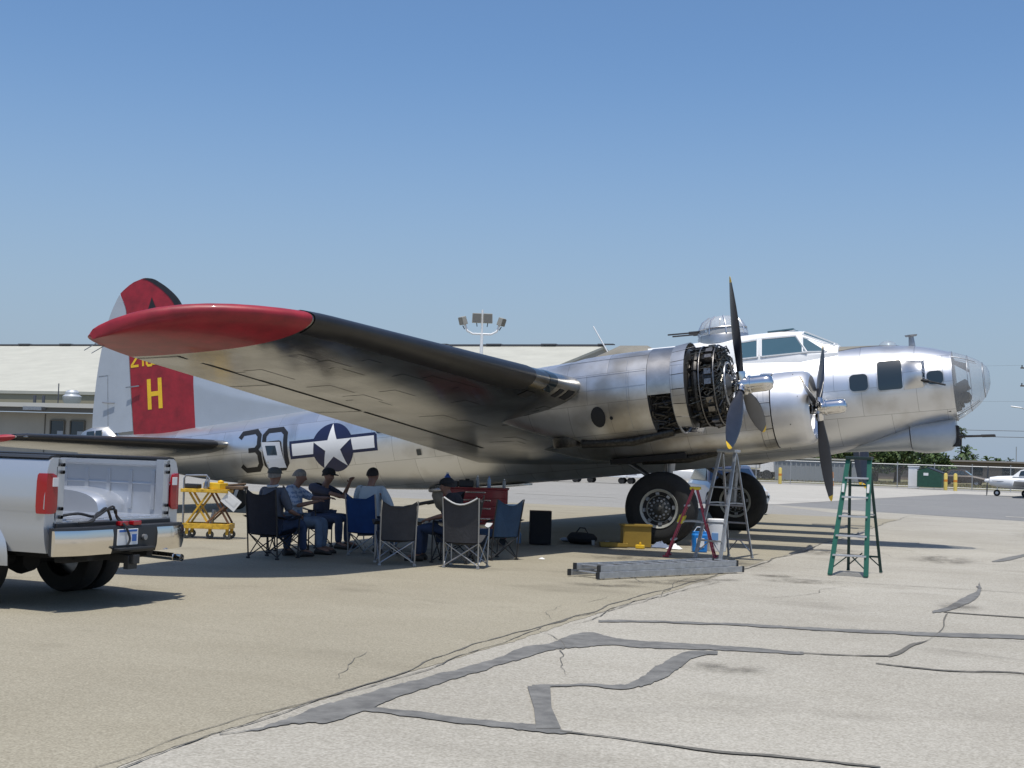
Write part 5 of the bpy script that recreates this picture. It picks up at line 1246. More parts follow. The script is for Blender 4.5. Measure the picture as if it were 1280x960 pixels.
# ------------------------------------------------------------------ ladders
def stepladder(label, loc, rz, H_, wb, wt, spread, nst, railm, stepm, capm, rearm=None, back_steps=False, rail=(.07, .028), lab=None):
    """local: climbing side faces -x"""
    L = thing('stepladder', label, 'ladder', loc, rz, None); rearm = rearm or railm
    xf, xb = -spread*.56, spread*.44
    f0 = lambda t, sg: Vector((xf*(1-t)-.03*t, sg*(wb/2+(wt/2-wb/2)*t), H_*t*.985+.01))
    b0 = lambda t, sg: Vector((xb*(1-t)+.03*t, sg*(wb*.47+(wt*.45-wb*.47)*t), H_*t*.97+.01))
    for sg in (1, -1):
        q = MB(); q.bar(f0(0, sg), f0(1, sg), rail[1], rail[0], up=(0, 1, 0)); q.box(tuple(f0(0, sg)+Vector((0, 0, .01))), (rail[0]+.02, rail[1]+.02, .03)); r_ = q.build('front_rail', railm, L, None, bevel=.003)
        if lab: q = MB(); p = f0(lab[0], sg); q.box(tuple(p+Vector((0, -.0, 0))), (rail[0]+.008, rail[1]+.006, .13), ry=math.atan2(.03+spread*.5, H_)); q.build('safety_label', lab[1], r_, None)
        q = MB(); q.bar(b0(0, sg), b0(1, sg), rail[1]*.9, rail[0]*.6, up=(0, 1, 0)); q.box(tuple(b0(0, sg)+Vector((0, 0, .01))), (rail[0]*.8, rail[1]+.015, .03)); q.build('rear_rail', rearm, L, None, bevel=.003)
    for k in range(nst):
        t = (k+1)/(nst+1)*1.0; a, b = f0(t, 1), f0(t, -1)
        q = MB(); q.box(tuple((a+b)/2), (.085, (a-b).length, .026)); q.build('step', stepm, L, None, bevel=.003)
    for t in ((.14, .5, .78) if not back_steps else [(k+1)/(nst+1) for k in range(nst)]):
        a, b = b0(t, 1), b0(t, -1); q = MB(); q.box(tuple((a+b)/2), (.028, (a-b).length, .028)); q.build('rear_brace', rearm if not back_steps else stepm, L, None, bevel=.003)
    for sg in (1, -1):       # curved corner braces and spreaders
        for fn in (f0, b0):
            t1 = 1/(nst+1); p = [fn(.05, sg), fn(.10, sg)*.78+fn(.10, -sg)*.22, fn(t1, sg)*.55+fn(t1, -sg)*.45]
            p[1].z = fn(.09, sg).z+.03; q = MB(); q.tube([tuple(v) for v in p], .010, 6); q.build('corner_brace', rearm, L, 40)
        a, b = f0(.52, sg), b0(.52, sg); q = MB(); q.bar(a, (a+b)/2+Vector((0, 0, .01)), .008, .022); q.bar((a+b)/2+Vector((0, 0, .01)), b, .008, .022); q.build('spreader', M_steel, L, None)
    q = MB(); q.box((0, 0, H_), (.17, wt+.07, .05)); q.build('top_cap', capm, L, None, bevel=.012)
    return L
M_fgr = mat('green_fibreglass', (.012, .10, .066), .45, var=.1); M_fgd = mat('shaded_green_fibreglass', (.008, .04, .032), .5)  # second green: same fibreglass, darkened to paint in shade on the rear rails
M_fred = mat('red_fibreglass', (.33, .03, .055), .5, var=.12); M_alum = mat('ladder_aluminium', (.42, .43, .44), .42, .7, var=.2, vscale=12)
M_cap = mat('black_green_cap', (.01, .025, .022), .5); M_oran = mat('orange_plastic', (.62, .22, .02), .5); M_lab = mat('white_label', (.6, .6, .58), .6); M_lby = mat('yellow_label', (.65, .55, .05), .6)
stepladder('tall green fibreglass stepladder standing alone under the nose', (4.29, -7.93, 0), radians(84), 1.74, .53, .32, 1.05, 5, M_fgr, mat('worn_step_aluminium', (.6, .6, .6), .4, .7), M_cap, rearm=M_fgd, lab=(.74, M_lab))
stepladder('short red fibreglass stepladder with a yellow top beside the wheel', (1.42, -6.50, 0), radians(10), 1.16, .50, .28, .80, 3, M_fred, M_alum, mat('yellow_plastic', (.72, .50, .02), .5), rearm=M_fred, lab=(.55, M_lby), rail=(.085, .03))
stepladder('tall bare aluminium stepladder under the inner engine', (1.92, -6.28, 0), radians(77-8), 1.80, .50, .30, .98, 5, M_alum, M_alum, M_alum, back_steps=True, rail=(.06, .026))
EL = thing('extension_ladder', 'long aluminium extension ladder lying flat on the pavement', 'ladder', (1.13, -11.53, 0), math.atan2(2.64, 1.42))
for lev, (x0, x1, w) in enumerate(((0, 2.98, .56), (.06, 2.90, .47))):
    z = .055+.085*lev
    for sg in (1, -1):
        q = MB(); q.bar((x0, sg*w/2, z), (x1, sg*w/2, z), .028, .082, up=(0, 0, 1)); r_ = q.build('side_rail', M_alum, EL, None, bevel=.003)
        for xx in (x0+.015, x1-.015): q = MB(); q.box((xx, sg*w/2, z), (.04, .036, .088)); q.build('rail_end', M_trim, r_, None)
    for k in range(10):
        x = x0+.15+.3*k; q = MB(); q.tube([(x, -w/2, z+.012), (x, w/2, z+.012)], .017, 8); q.build('rung', M_alum, EL, 40)

# ------------------------------------------------------------------ scissor lift cart
SC = thing('scissor_lift_cart', 'rusty yellow scissor lift cart loaded with tools near the tail', 'lift cart', (-6.74, -8.65, 0), radians(21.5))
q = MB()
for y in (-.24, .24): q.box((0, y, .22), (.80, .05, .09))
for x in (-.38, .38): q.box((x, 0, .22), (.06, .5, .09))
q.box((.15, 0, .20), (.3, .42, .06)); q.build('base_frame', M_tyel, SC, None, bevel=.005)
for y in (-.19, .19):
    q = MB(); q.bar((-.34, y, .27), (.02, y, .80), .03, .06, up=(0, 1, 0)); q.build('scissor_arm', M_tyel, SC, None, bevel=.004)
    q = MB(); q.bar((.02, y*.85, .27), (-.32, y*.85, .80), .03, .06, up=(0, 1, 0)); q.build('scissor_arm', M_tyel, SC, None, bevel=.004)
    q = MB(); q.bar((.38, y*.85, .27), (.06, y*.85, .80), .03, .05, up=(0, 1, 0)); q.build('scissor_arm', mat('rusty_brown_steel', (.16, .08, .04), .7, var=.4), SC, None, bevel=.004)
    q = MB(); q.bar((.0, y, .27), (.30, y, .56), .03, .05, up=(0, 1, 0)); q.build('scissor_arm', mat('rusty_brown_steel', (.16, .08, .04), .7), SC, None, bevel=.004)
q = MB(); q.box((-.05, 0, .83), (.82, .5, .06)); q.build('platform', M_tyel, SC, None, bevel=.006)
q = MB(); q.tube([(-.40, -.22, .24), (-.41, -.22, 1.04), (-.38, -.22, 1.09), (-.02, -.22, 1.10), (.02, -.22, 1.05), (.02, -.22, .9)], .018, 8); q.build('push_handle', M_steel, SC, 40)
for x, y in ((-.33, .2), (-.33, -.2), (.37, .2), (.37, -.2), (.05, -.1)):
    q = MB(); q.lathe([(.02, -.02), (.06, -.022), (.068, -.012), (.068, .012), (.06, .022), (.02, .02)], (x, y, .068), 'y', 18); q.build('castor', M_prim, SC, 40); q = MB(); q.box((x, y, .125), (.05, .06, .10)); q.build('castor_fork', M_tyel, SC, None)
q = MB(); q.tube([(.05, -.05, .22), (.10, -.05, .50)], .035, 10); q.build('hydraulic_ram', M_steel, SC, 40)
tag(MB().box((0, 0, .055), (.34, .26, .11)).lathe([(.05, .11), (.06, .14), (.001, .16)], (.1, 0, 0), 'z', 12).build('tool_box', M_yel, None, None, bevel=.01), 'small yellow box on top of the scissor lift cart', 'box')
bpy.data.objects['tool_box'].location = (-6.62, -8.66, .862)
tag(MB().box((0, 0, .03), (.42, .34, .06)).tube([(-.2, -.1, .06), (.2, .05, .10)], .02).build('tool_bundle', mat('brown_canvas', (.12, .08, .05), .9, var=.3), None, None, bevel=.012), 'flat brown bundle overhanging the right edge of the scissor lift cart', 'tools')
bpy.data.objects['tool_bundle'].location = (-6.40, -8.42, .862); bpy.data.objects['tool_bundle'].rotation_euler = (0, 0, .3)
tag(MB().box((0, 0, .04), (.3, .14, .08)).build('tool_pouch', M_trim, None, None, bevel=.02), 'black tool pouch at the left end of the scissor lift cart', 'tool pouch')
bpy.data.objects['tool_pouch'].location = (-7.02, -8.78, .862)
q = MB(); q.lathe([(.045, 0), (.05, .02), (.035, .12), (.012, .16), (.012, .24)], (0, 0, 0), 'z', 14); tag(q.build('oil_can', M_steel, None, 40), 'grey spouted oil can standing on the scissor lift cart', 'oil can'); bpy.data.objects['oil_can'].location = (-6.72, -8.80, .972-.11)
q = MB(); q.box((0, 0, 0), (.30, .006, .22)); q.box((0, -.006, .01), (.2, .004, .10)); tag(q.build('paper_sheet', M_white, None, None), 'white printed sheet hanging at an angle from the lift cart', 'sheet'); o = bpy.data.objects['paper_sheet']; o.location = (-6.27, -8.70, .66); o.rotation_euler = (0, radians(38), radians(21))

# ------------------------------------------------------------------ tool chest and things round it
M_tred = mat('tool_chest_red', (.24, .010, .014), .35, coat=.4)
TC = thing('tool_chest', 'red metal tool chest on castors behind the camp chairs', 'tool chest', (-2.62, -6.42, 0), radians(21))
q = MB(); q.box((0, 0, .56), (1.15, .5, .86)); q.build('cabinet', M_tred, TC, None, bevel=.012)
q = MB(); q.box((0, 0, 1.008), (1.19, .54, .03)); q.build('lid', M_tred, TC, None, bevel=.01)
for k, (z, h) in enumerate(((.90, .12), (.76, .12), (.60, .16), (.42, .16), (.24, .16))):
    q = MB(); q.box((0, -.257, z), (1.08, .02, h)); d = q.build('drawer', M_tred, TC, None, bevel=.006)
    q = MB(); q.box((0, -.276, z+h*.32), (.55 if k else .36, .02, .022)); q.build('drawer_handle', M_chrome, d, None, bevel=.004)
for x in (-.5, .5):
    for y in (-.18, .18): q = MB(); q.lathe([(.02, -.02), (.062, -.02), (.062, .02), (.02, .02)], (x, y, .062), 'y', 16, cap=True); q.build('castor', M_rubber, TC, 40)
def onchest(u, v=0): return (-2.62+u*cos(radians(21))-v*sin(radians(21)), -6.42+u*sin(radians(21))+v*cos(radians(21)), 1.023)
def bottle(label, loc, m, cap, h=.2, r=.034):
    B_ = thing('bottle', label, 'bottle', loc); q = MB(); q.lathe([(r*.9, 0), (r, .01), (r, h*.35), (r*.93, h*.45), (r, h*.55), (r*.95, h*.68), (r*.4, h*.85), (r*.38, h*.92)], (0, 0, 0), 'z', 16, cap=True); q.build('bottle_body', m, B_, 40)
    q = MB(); q.lathe([(r*.45, h*.9), (r*.45, h)], (0, 0, 0), 'z', 12, cap=True); q.build('bottle_cap', cap, B_, 40); return B_
M_pet = mat('clear_blue_plastic', (.25, .38, .55), .15); M_petb = mat('blue_label_plastic', (.03, .09, .36), .3)
bottle('large bottle with a bright blue label at the left end of the tool chest', onchest(-.52), M_petb, M_white, .25, .06)
bottle('clear water bottle standing in the middle of the tool chest', onchest(.02, .05), mat('clear_grey_plastic', (.30, .32, .34), .15), M_white, .21)
bottle('blue tinted water bottle right of centre on the tool chest', onchest(.23), M_pet, M_petb, .20)
bottle('small clear bottle at the right end of the tool chest', onchest(.50), mat('clear_grey_plastic', (.30, .32, .34), .15), M_white, .16, .03)
q = MB(); q.box((0, 0, .06), (.26, .16, .12)); q.box((.02, 0, .135), (.08, .04, .03)); tag(q.build('black_case', M_trim, None, None, bevel=.012), 'small black case on the tool chest between the bottles', 'case'); bpy.data.objects['black_case'].location = onchest(-.18); bpy.data.objects['black_case'].rotation_euler = (0, 0, .37)
q = MB(); q.lathe([(.04, 0), (.045, .09), (.04, .10)], (0, 0, 0), 'z', 14, cap=True); tag(q.build('mug', M_prim, None, 40), 'dark mug beside the black case on the tool chest', 'mug'); bpy.data.objects['mug'].location = onchest(-.36)
BX = thing('black_cabinet', 'black upright cabinet standing alone in the wing shadow', 'cabinet', (-1.71, -5.5, 0), radians(24))
q = MB(); q.box((0, 0, .31), (.39, .30, .60)); q.build('cabinet_body', mat('black_cabinet_vinyl', (.008, .007, .008), .8), BX, None, bevel=.012)
q = MB(); q.box((0, -.152, .31), (.34, .008, .54)); q.build('front_panel', F_blk, BX, None)
q = MB(); q.box((0, 0, .613), (.39, .30, .008)); q.build('top_edge', mat('worn_brown_edge', (.06, .025, .02), .6), BX, None)
q = MB(); q.tube([(.12, -.1, .612), (.12, .1, .612)], .01); q.build('handle', M_steel, BX)
bottle('clear bottle on the ground left of the black cabinet', (-2.12, -5.50, 0), M_pet, M_white, .26, .045)
q = MB(); q.loft([[(x, .14*w*cos(a), .045+.04*w*sin(a)) for a in [2*pi*k/12 for k in range(12)]] for x, w in ((-.18, .3), (-.12, .9), (0, 1.1), (.12, .8), (.18, .3))]); tag(q.build('plastic_bag', mat('pale_blue_plastic', (.28, .34, .42), .4), None, 50), 'pale blue plastic bag lying right of the black cabinet', 'bag'); bpy.data.objects['plastic_bag'].location = (-1.55, -4.3, 0)
q = MB(); q.loft([[(x, .22*w*cos(a), .11+.11*w*sin(a)) for a in [2*pi*k/12 for k in range(12)]] for x, w in ((-.28, .3), (-.2, .95), (0, 1.0), (.2, .85), (.28, .3))]); q.tube([(-.12, 0, .2), (-.05, 0, .30), (.05, 0, .30), (.12, 0, .2)], .012); tag(q.build('duffel_bag', F_blk, None, 50), 'black duffel bag in the wing shadow', 'bag'); bpy.data.objects['duffel_bag'].location = (-1.15, -4.75, 0)
for i, (x, y, lb) in enumerate(((-.88, -4.9, 'small pale cup beside the black duffel bag'), (-.62, -4.86, 'small white cup nearest the yellow bin'))):
    q = MB(); q.lathe([(.025, 0), (.035, .09), (.033, .09), (.023, .005)], (0, 0, 0), 'z', 12); o = q.build('cup', mat('pale_cup', (.4, .4, .38), .6), None, 40); tag(o, lb, 'cup'); o.location = (x, y, .0)
YB = thing('storage_bin', 'open yellow plastic bin in front of the main wheel', 'bin', (-.12, -4.72, 0), radians(26))
q = MB(); 
for dx, dy, sx, sy in ((0, -.15, .52, .015), (0, .15, .52, .015), (-.25, 0, .015, .3), (.25, 0, .015, .3)): q.box((dx, dy, .21), (sx, sy, .40), taper=1.0)
q.box((0, 0, .02), (.5, .3, .02)); q.build('bin_body', mat('dull_yellow_plastic', (.28, .18, .025), .6, var=.1), YB, None, bevel=.004)
q = MB()
for dx, dy, sx, sy in ((0, -.165, .56, .035), (0, .165, .56, .035), (-.27, 0, .035, .3), (.27, 0, .035, .3)): q.box((dx, dy, .40), (sx, sy, .03))
q.build('bin_rim', mat('dull_yellow_plastic', (.28, .18, .025)), YB, None, bevel=.004)
q = MB(); q.box((0, 0, .02), (.48, .30, .03)); q.box((0, -.15, .05), (.5, .02, .06)); q.box((0, .15, .05), (.5, .02, .06)); q.box((-.24, 0, .05), (.02, .3, .06)); q.box((.24, 0, .05), (.02, .3, .06))
tag(q.build('drip_tray', mat('dull_yellow_plastic', (.28, .18, .025)), None, None, bevel=.004), 'shallow dull yellow tray left of the yellow bin', 'tray'); bpy.data.objects['drip_tray'].location = (-.44, -5.05, 0); bpy.data.objects['drip_tray'].rotation_euler = (0, 0, .4)
q = MB(); q.box((0, 0, .035), (.16, .10, .07)); q.tube([(.0, 0, .07), (.0, 0, .12)], .02); tag(q.build('yellow_oil_jug', M_yel, None, None, bevel=.015), 'small bright yellow jug lying at the foot of the yellow bin', 'jug'); bpy.data.objects['yellow_oil_jug'].location = (.08, -5.1, 0)
def rag(label, m, loc, sx, sy, h, sd_, name='rag'):
    rnd = random.Random(sd_); q = MB(); n = 10; ph = [rnd.random()*6 for _ in range(6)]
    rings = [[(sx*(i/n-.5)*(1+.15*sin(j+ph[0])), sy*(j/n-.5)*(1+.15*sin(i*.9+ph[1])), .012+h*max(0, sin(pi*i/n)*sin(pi*j/n))*(.6+.4*sin(i*1.7+ph[2])*cos(j*1.9+ph[3]))) for j in range(n+1)] for i in range(n+1)]
    q.loft(rings, closed=False, cap=False); o = q.build(name, m, None, 60); tag(o, label, 'cloth'); o.location = loc; return o
rag('crumpled white rag in the sun at the foot of the red ladder', mat('bright_white_cloth', (.8, .8, .8), .9), (.62, -4.75, 0), .26, .18, .12, 1)
rag('grey blue cloth crumpled beside the white rag', mat('grey_blue_cloth', (.14, .17, .24), .9), (.30, -4.55, 0), .36, .26, .14, 2)
rag('small white scrap of paper on the pavement below the blue chair', M_white, (-.42, -8.9, 0), .09, .05, .03, 3, 'paper_scrap')
BB = thing('bucket', 'bright blue square bucket with a white label behind the red ladder', 'bucket', (1.16, -5.05, 0), radians(20))
q = MB(); q.loft([[(sx*w, sy*w, z) for sx, sy in ((-.10, -.12), (.10, -.12), (.13, -.08), (.13, .08), (.10, .12), (-.10, .12), (-.13, .08), (-.13, -.08))] for z, w in ((0, .92), (.02, 1), (.30, 1.06), (.33, .95), (.36, .95))]); q.build('bucket_body', mat('bright_blue_plastic', (.01, .20, .60), .4), BB, None)
q = MB(); q.box((0, -.128, .17), (.14, .008, .16)); q.build('bucket_label', M_white, BB, None)
q = MB(); q.tube([(-.1, 0, .36), (-.05, 0, .44), (.05, 0, .44), (.1, 0, .36)], .008); q.build('bucket_handle', M_white, BB)
WB = thing('tall_white_drum', 'tall white plastic drum behind the blue bucket', 'drum', (1.36, -4.55, 0))
q = MB(); q.lathe([(.165, 0), (.17, .03), (.175, .52), (.185, .53), (.185, .57), (.16, .58)], (0, 0, 0), 'z', 24, cap=True); q.build('drum_body', M_white, WB, 40)
q = MB(); q.box((0, -.172, .26), (.12, .02, .14)); q.build('drum_label', mat('printed_blue_label', (.15, .3, .55), .6), WB, None)
for sg, nm in ((1, 'rear'), (-1, 'front')):
    q = MB(); q.prism([(-.12, 0), (.12, 0), (.12, .02), (-.10, .18)], -.09, .09, 'y'); o = q.build('wheel_chock', M_yel if sg > 0 else M_oran, None, None, bevel=.006)
    tag(o, 'yellow wheel chock against the %s of the nearer main wheel' % nm, 'wheel chock'); o.location = (-.66 if sg > 0 else .72, -3.35, 0); o.rotation_euler = (0, 0, 0 if sg < 0 else pi)
# ------------------------------------------------------------------ hangar behind
M_hroof = mat('cream_roof_membrane', (.43, .42,   .355), .75, var=.09, vscale=.5, stretch=(1, 1, 1))
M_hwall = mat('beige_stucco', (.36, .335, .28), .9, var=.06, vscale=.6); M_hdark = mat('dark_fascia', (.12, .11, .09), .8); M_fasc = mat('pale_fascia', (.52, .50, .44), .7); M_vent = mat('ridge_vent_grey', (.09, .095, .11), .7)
HG_ = thing('hangar', 'long cream roofed hangar with a lean-to running behind the airplane', 'hangar', (-27, 49, 0))
X0, X1 = -90, 0
q = MB(); q.prism([(0, 4.9), (0, 5.12), (26, 10.6), (26, 10.4)], X0, X1, 'x'); q.v = [(v[0], v[1]+2.2, v[2]) for v in q.v]; RF = q.build('roof', M_hroof, HG_, None)
q = MB(); q.prism([(0, 10.38), (0, 10.6), (26, 5.12), (26, 4.9)], X0, X1, 'x'); q.v = [(v[0], v[1]+28.2, v[2]) for v in q.v]; q.build('roof', M_hroof, HG_, None)
q = MB(); q.box(((X0+X1)/2, 28.2, 10.68), (X1-X0, .5, .12))
for k in range(19): q.box((X0+2+k*4.9, 28.1, 10.74), (1.3, .6, .08))
q.build('ridge_vent', M_vent, HG_, None)
q = MB(); q.box(((X0+X1)/2, 2.45, 4.4), (X1-X0, .3, 1.1)); q.build('upper_wall', mat('dark_tan_wall', (.30, .27, .19), .9), HG_, None)  # upper wall: plain tan, darker than the front wall
q = MB(); q.prism([(2.3, 0), (2.3, 4.9), (28.2, 10.38), (54, 4.9), (54, 0)], X1-.3, X1-.1, 'x'); q.build('gable_wall', M_hwall, HG_, None)
q = MB(); q.box(((X0+X1)/2, .2, 1.75), (X1-X0, .3, 3.5)); WL = q.build('front_wall', M_hwall, HG_, None)
q = MB(); q.box(((X0+X1)/2, .6, 3.95), (X1-X0, 3.4, .14)); q.build('lean_to_roof', mat('grey_green_roofing', (.16, .17, .14), .9), HG_, None)
q = MB(); q.box(((X0+X1)/2, -1.15, 4.0), (X1-X0, .12, .30)); q.build('fascia', M_fasc, HG_, None)
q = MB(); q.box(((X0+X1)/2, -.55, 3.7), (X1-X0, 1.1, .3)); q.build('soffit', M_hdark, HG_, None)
for x in [X0+3+6.1*k for k in range(15)]:
    q = MB(); q.box((x, .03, 1.7), (.06, .06, 3.4)); q.build('wall_joint', M_hdark, WL, None)
# windows seen left of the tail: world x about -68 .. -60
from_x = -27
for wx in (-66, -64.2, -57.96, -56.24, -50, -44, -38):
    q = MB(); q.box((wx-from_x, .02, 2.1), (1.15, .08, 1.7)); w_ = q.build('window', M_win, WL, None)
    q = MB()
    for dx in (-.6, .6): q.box((wx-from_x+dx, -.03, 2.1), (.08, .1, 1.8))
    for dz in (-.88, .88): q.box((wx-from_x, -.03, 2.1+dz), (1.12, .1, .08))
    q.build('window_frame', M_hdark, w_, None)
    q = MB(); q.box((wx-from_x+.28, -.04, 1.8), (.5, .06, .9)); q.build('window_blind', mat('pale_blind', (.3, .33, .36), .6), w_, None)
def vent(x, h=1.0, r=.4):
    q = MB(); q.lathe([(r*.7, 0), (r*.75, .1), (r*1.0, .28*h), (r*1.1, .6*h), (r*.8, .72*h), (r*.8, .86*h), (r*.5, h)], (x-from_x, .2, 4.02), 'z', 18, cap=True); q.build('roof_ventilator', mat('galvanised_vent', (.55, .57, .58), .4, .5), HG_, 40)
vent(-57.0, 1.1, .6); vent(-52, 1.0, .5)
for x in (-59.82, -59.05):
    q = MB(); q.tube([(x-from_x, -.3, 4.0), (x-from_x, -.3, 4.7)], .11, 10); q.build('flue_pipe', M_vent, HG_, 40)
q = MB(); q.tube([(-58.45-from_x, .5, 4.0), (-58.45-from_x, .5, 5.6)], .04, 6); q.build('roof_pole', M_vent, HG_, 40)
q = MB(); q.box((-58.9-from_x, -1.35, 3.75), (1.6, .5, .25)); q.build('air_duct', M_steel, HG_, None)
for i in range(40):
    pass
# ------------------------------------------------------------------ light mast
LM = thing('light_mast', 'tall white mast with four floodlights in front of the hangar', 'floodlight mast', (-27.5, 52.7, 0), radians(24))
q = MB(); q.tube([(0, 0, 0), (0, 0, 9.3)], [.14, .10], 12); q.build('pole', M_white, LM, 40)
q = MB(); q.tube([(-1.15, 0, 10.0), (-.95, 0, 9.5), (-.6, 0, 9.32), (.6, 0, 9.32), (.95, 0, 9.5), (1.15, 0, 10.0)], .07, 8); q.tube([(0, 0, 9.2), (0, 0, 10.9)], .07, 8); q.build('bracket', M_white, LM, 50)
M_fl = mat('floodlight_glass', (.16, .15, .13), .2); M_flb = mat('floodlight_body', (.30, .29, .25), .6)
for x, z, rz, rx in ((-.36, 10.35, 0, 0), (.36, 10.35, 0, 0), (-1.25, 10.15, radians(-60), .3), (1.25, 10.15, radians(60), .3)):
    q = MB(); s_ = 1 if abs(x) < 1 else .85
    q.box((x, -.0, z), (.62*s_, .35, .62*s_), rz=rz, rx=rx, taper=.92); b_ = q.build('floodlight', M_flb, LM, None, bevel=.03)
    q = MB(); c = Matrix.Rotation(rz, 3, 'Z') @ Matrix.Rotation(rx, 3, 'X') @ Vector((0, -.185, 0)); q.box((x+c.x, c.y, z+c.z), (.52*s_, .02, .52*s_), rz=rz, rx=rx); q.build('lamp_glass', M_fl, b_, None)
    q = MB(); q.tube([(x, .05, z-.32), (x*.9, .0, z-.55)], .03, 6); q.build('lamp_mount', M_trim, b_)

# ------------------------------------------------------------------ far vehicles and equipment beyond the airplane
def car(label, loc, rz, m, L=4.5, Wd=1.8, H_=1.5, name='parked_car', hood=1.0, suv=False):
    C_ = thing(name, label, 'car', loc, rz); hw = Wd/2
    q = MB(); k = H_/1.5; rings = []
    secs = [(L/2, .45, .62, .86), (L/2-.08, .35, .72, .93), (L/2-.9*hood, .25, .88, 1), (L/2-1.35*hood, .25, .95, 1), (0, .22, .95, 1), (-L/2+.7, .25, .97, 1), (-L/2+.05, .35, .92, .94), (-L/2, .45, .80, .88)]
    for x, zb, zt, w in secs: rings.append([(x, -hw*w*.92, zb), (x, -hw*w, zb+.15), (x, -hw*w, zt*k-.12), (x, -hw*w*.9, zt*k), (x, hw*w*.9, zt*k), (x, hw*w, zt*k-.12), (x, hw*w, zb+.15), (x, hw*w*.92, zb)])
    q.loft(rings); B_ = q.build('car_body', m, C_, 30)
    q = MB(); xr = -L/2+(.35 if suv else 1.0)
    top = [(L/2-1.35*hood, .94*k, .90), (L/2-2.0*hood, H_-.04, .74), (L/2-2.4*hood, H_, .72), (xr+.4, H_-.02, .72), (xr+.15, H_-.08, .74), (xr-.15, .95*k, .88)]
    q.loft([[(x, -hw*w, z), (x, hw*w, z), (x, hw*.9, .85*k), (x, -hw*.9, .85*k)] for x, z, w in top]); q.build('cabin', m, C_, 20)
    q = MB(); a, b = top[0], top[1]; q.add([(a[0]+.01, -hw*.82, a[1]+.04), (a[0]+.01, hw*.82, a[1]+.04), (b[0]+.03, hw*.68, b[1]-.03), (b[0]+.03, -hw*.68, b[1]-.03)], [(0, 1, 2, 3)]); q.build('windscreen', mat('sky_reflection_glass', (.10, .20, .30), .08), C_, None)  # reflected sky put into the windscreen as a blue base colour
    for sg in (1, -1):
        q = MB(); q.add([(L/2-1.6*hood, sg*hw*.915, .98*k), (xr+.1, sg*hw*.915, .98*k), (xr+.35, sg*hw*.765, H_-.12), (L/2-2.1*hood, sg*hw*.765, H_-.12)], [(0, 1, 2, 3)]); q.build('side_window', M_win, C_, None)
        q = MB(); q.box((L/2-.05, sg*hw*.66, .66*k), (.1, .36, .16)); q.build('headlight', M_lensc, C_, None, bevel=.03)
        for x in (L/2-.85, -L/2+.85): car_wheel(C_, x, sg*(hw-.10), .33, .22, sg)
    q = MB(); q.box((L/2-.02, 0, .55*k), (.08, .9, .22)); q.build('grille', M_trim, C_, None, bevel=.02)
    return C_
car('white car parked behind the far main wheel, facing the camera', (-2.85, 15.1, 0), radians(-64), mat('car_white_blue', (.55, .62, .70), .25, coat=.5), suv=True, H_=1.52, L=4.4, Wd=1.85)
car('white car far away seen between wing and main wheel', (-17.4, 64.6, 0), radians(15), M_white)
car('grey car behind the fence near the gray shed', (-17.5, 102, 0), radians(10), mat('car_grey', (.10, .10, .11), .3, coat=.5))
car('black car behind the fence left of the grey car', (-23.5, 104, 0), radians(-8), mat('car_black', (.02, .02, .022), .3, coat=.5))
car('dark brown car behind the fence near the yellow posts', (-1.0, 108, 0), radians(-4), mat('car_brown', (.06, .04, .03), .5))
def cartx(label, x, y, m, L, H_, name='baggage_cart', rz=.1):
    C_ = thing(name, label, 'cart', (x, y, 0), rz)
    q = MB(); q.box((0, 0, .45), (L, 1.1, .12)); q.build('deck', M_white, C_, None, bevel=.02)
    q = MB(); q.box((L*.12, 0, .5+H_/2), (L*.5, .9, H_)); q.build('load', m, C_, None, bevel=.08)
    q = MB(); q.bar((-L*.45, 0, .5), (-L*.45, 0, .9), .06, 1.0); q.build('end_rail', M_steel, C_, None)
    for xx in (-L*.38, L*.38):
        for yy in (-.45, .45): q = MB(); q.lathe([(.05, -.06), (.19, -.06), (.19, .06), (.05, .06)], (xx, yy, .19), 'y', 14, cap=True); q.build('wheel', M_rubber, C_, 40)
    return C_
cartx('low white cart with a bright blue load under the distant wing line', -19.0, 53.5, mat('tarp_blue', (.03, .10, .42), .7), 2.6, .42)
cartx('low dark cart with a dull yellow load left of the blue one', -21.4, 52.6, mat('dull_yellow_green', (.28, .26, .06), .8), 1.8, .4)
cartx('dark tug cart at the left end of the distant row', -23.0, 52.0, M_trim, 1.7, .5)
cartx('small white cart at the right end of the distant row', -17.0, 54.2, M_white, 1.6, .25)
q = MB(); q.box((0, 0, .85), (.12, .12, 1.7)); tag(q.build('marker_post', mat('pinkish_post', (.45, .3, .3), .8), None, None), 'thin pale post right of the distant carts', 'post'); bpy.data.objects['marker_post'].location = (-15.2, 54.8, 0)
# white light aircraft wing tip visible under the fuselage
GL = thing('light_aircraft', 'white light aircraft far off whose wing shows just under the fuselage', 'airplane', (-25.5, 51.5, 0), radians(8))
q = MB(); q.loft([[(x, .7*w*cos(a), 1.0+.55*w*sin(a)) for a in [2*pi*k/14 for k in range(14)]] for x, w in ((-4, .1), (-3.6, .25), (-1, .9), (1, 1.0), (2.4, .8), (2.9, .3))]); q.build('fuselage', M_white, GL, 50)
q = MB(); q.box((.7, 0, .85), (1.3, 9, .13)); q.box((-3.6, 0, 1.1), (.7, 2.8, .06)); q.build('wing', M_white, GL, None, bevel=.03)
q = MB(); q.prism([(-4.1, 1.0), (-3.0, 1.1), (-3.8, 2.2), (-4.2, 2.2)], -.05, .05, 'y'); q.build('tail_fin', M_white, GL, None)
for x, y in ((2.0, 0), (0, -1.2), (0, 1.2)): q = MB(); q.lathe([(.04, -.06), (.2, -.06), (.2, .06), (.04, .06)], (x, y, .2), 'y', 14, cap=True); q.build('wheel', M_rubber, GL, 40)

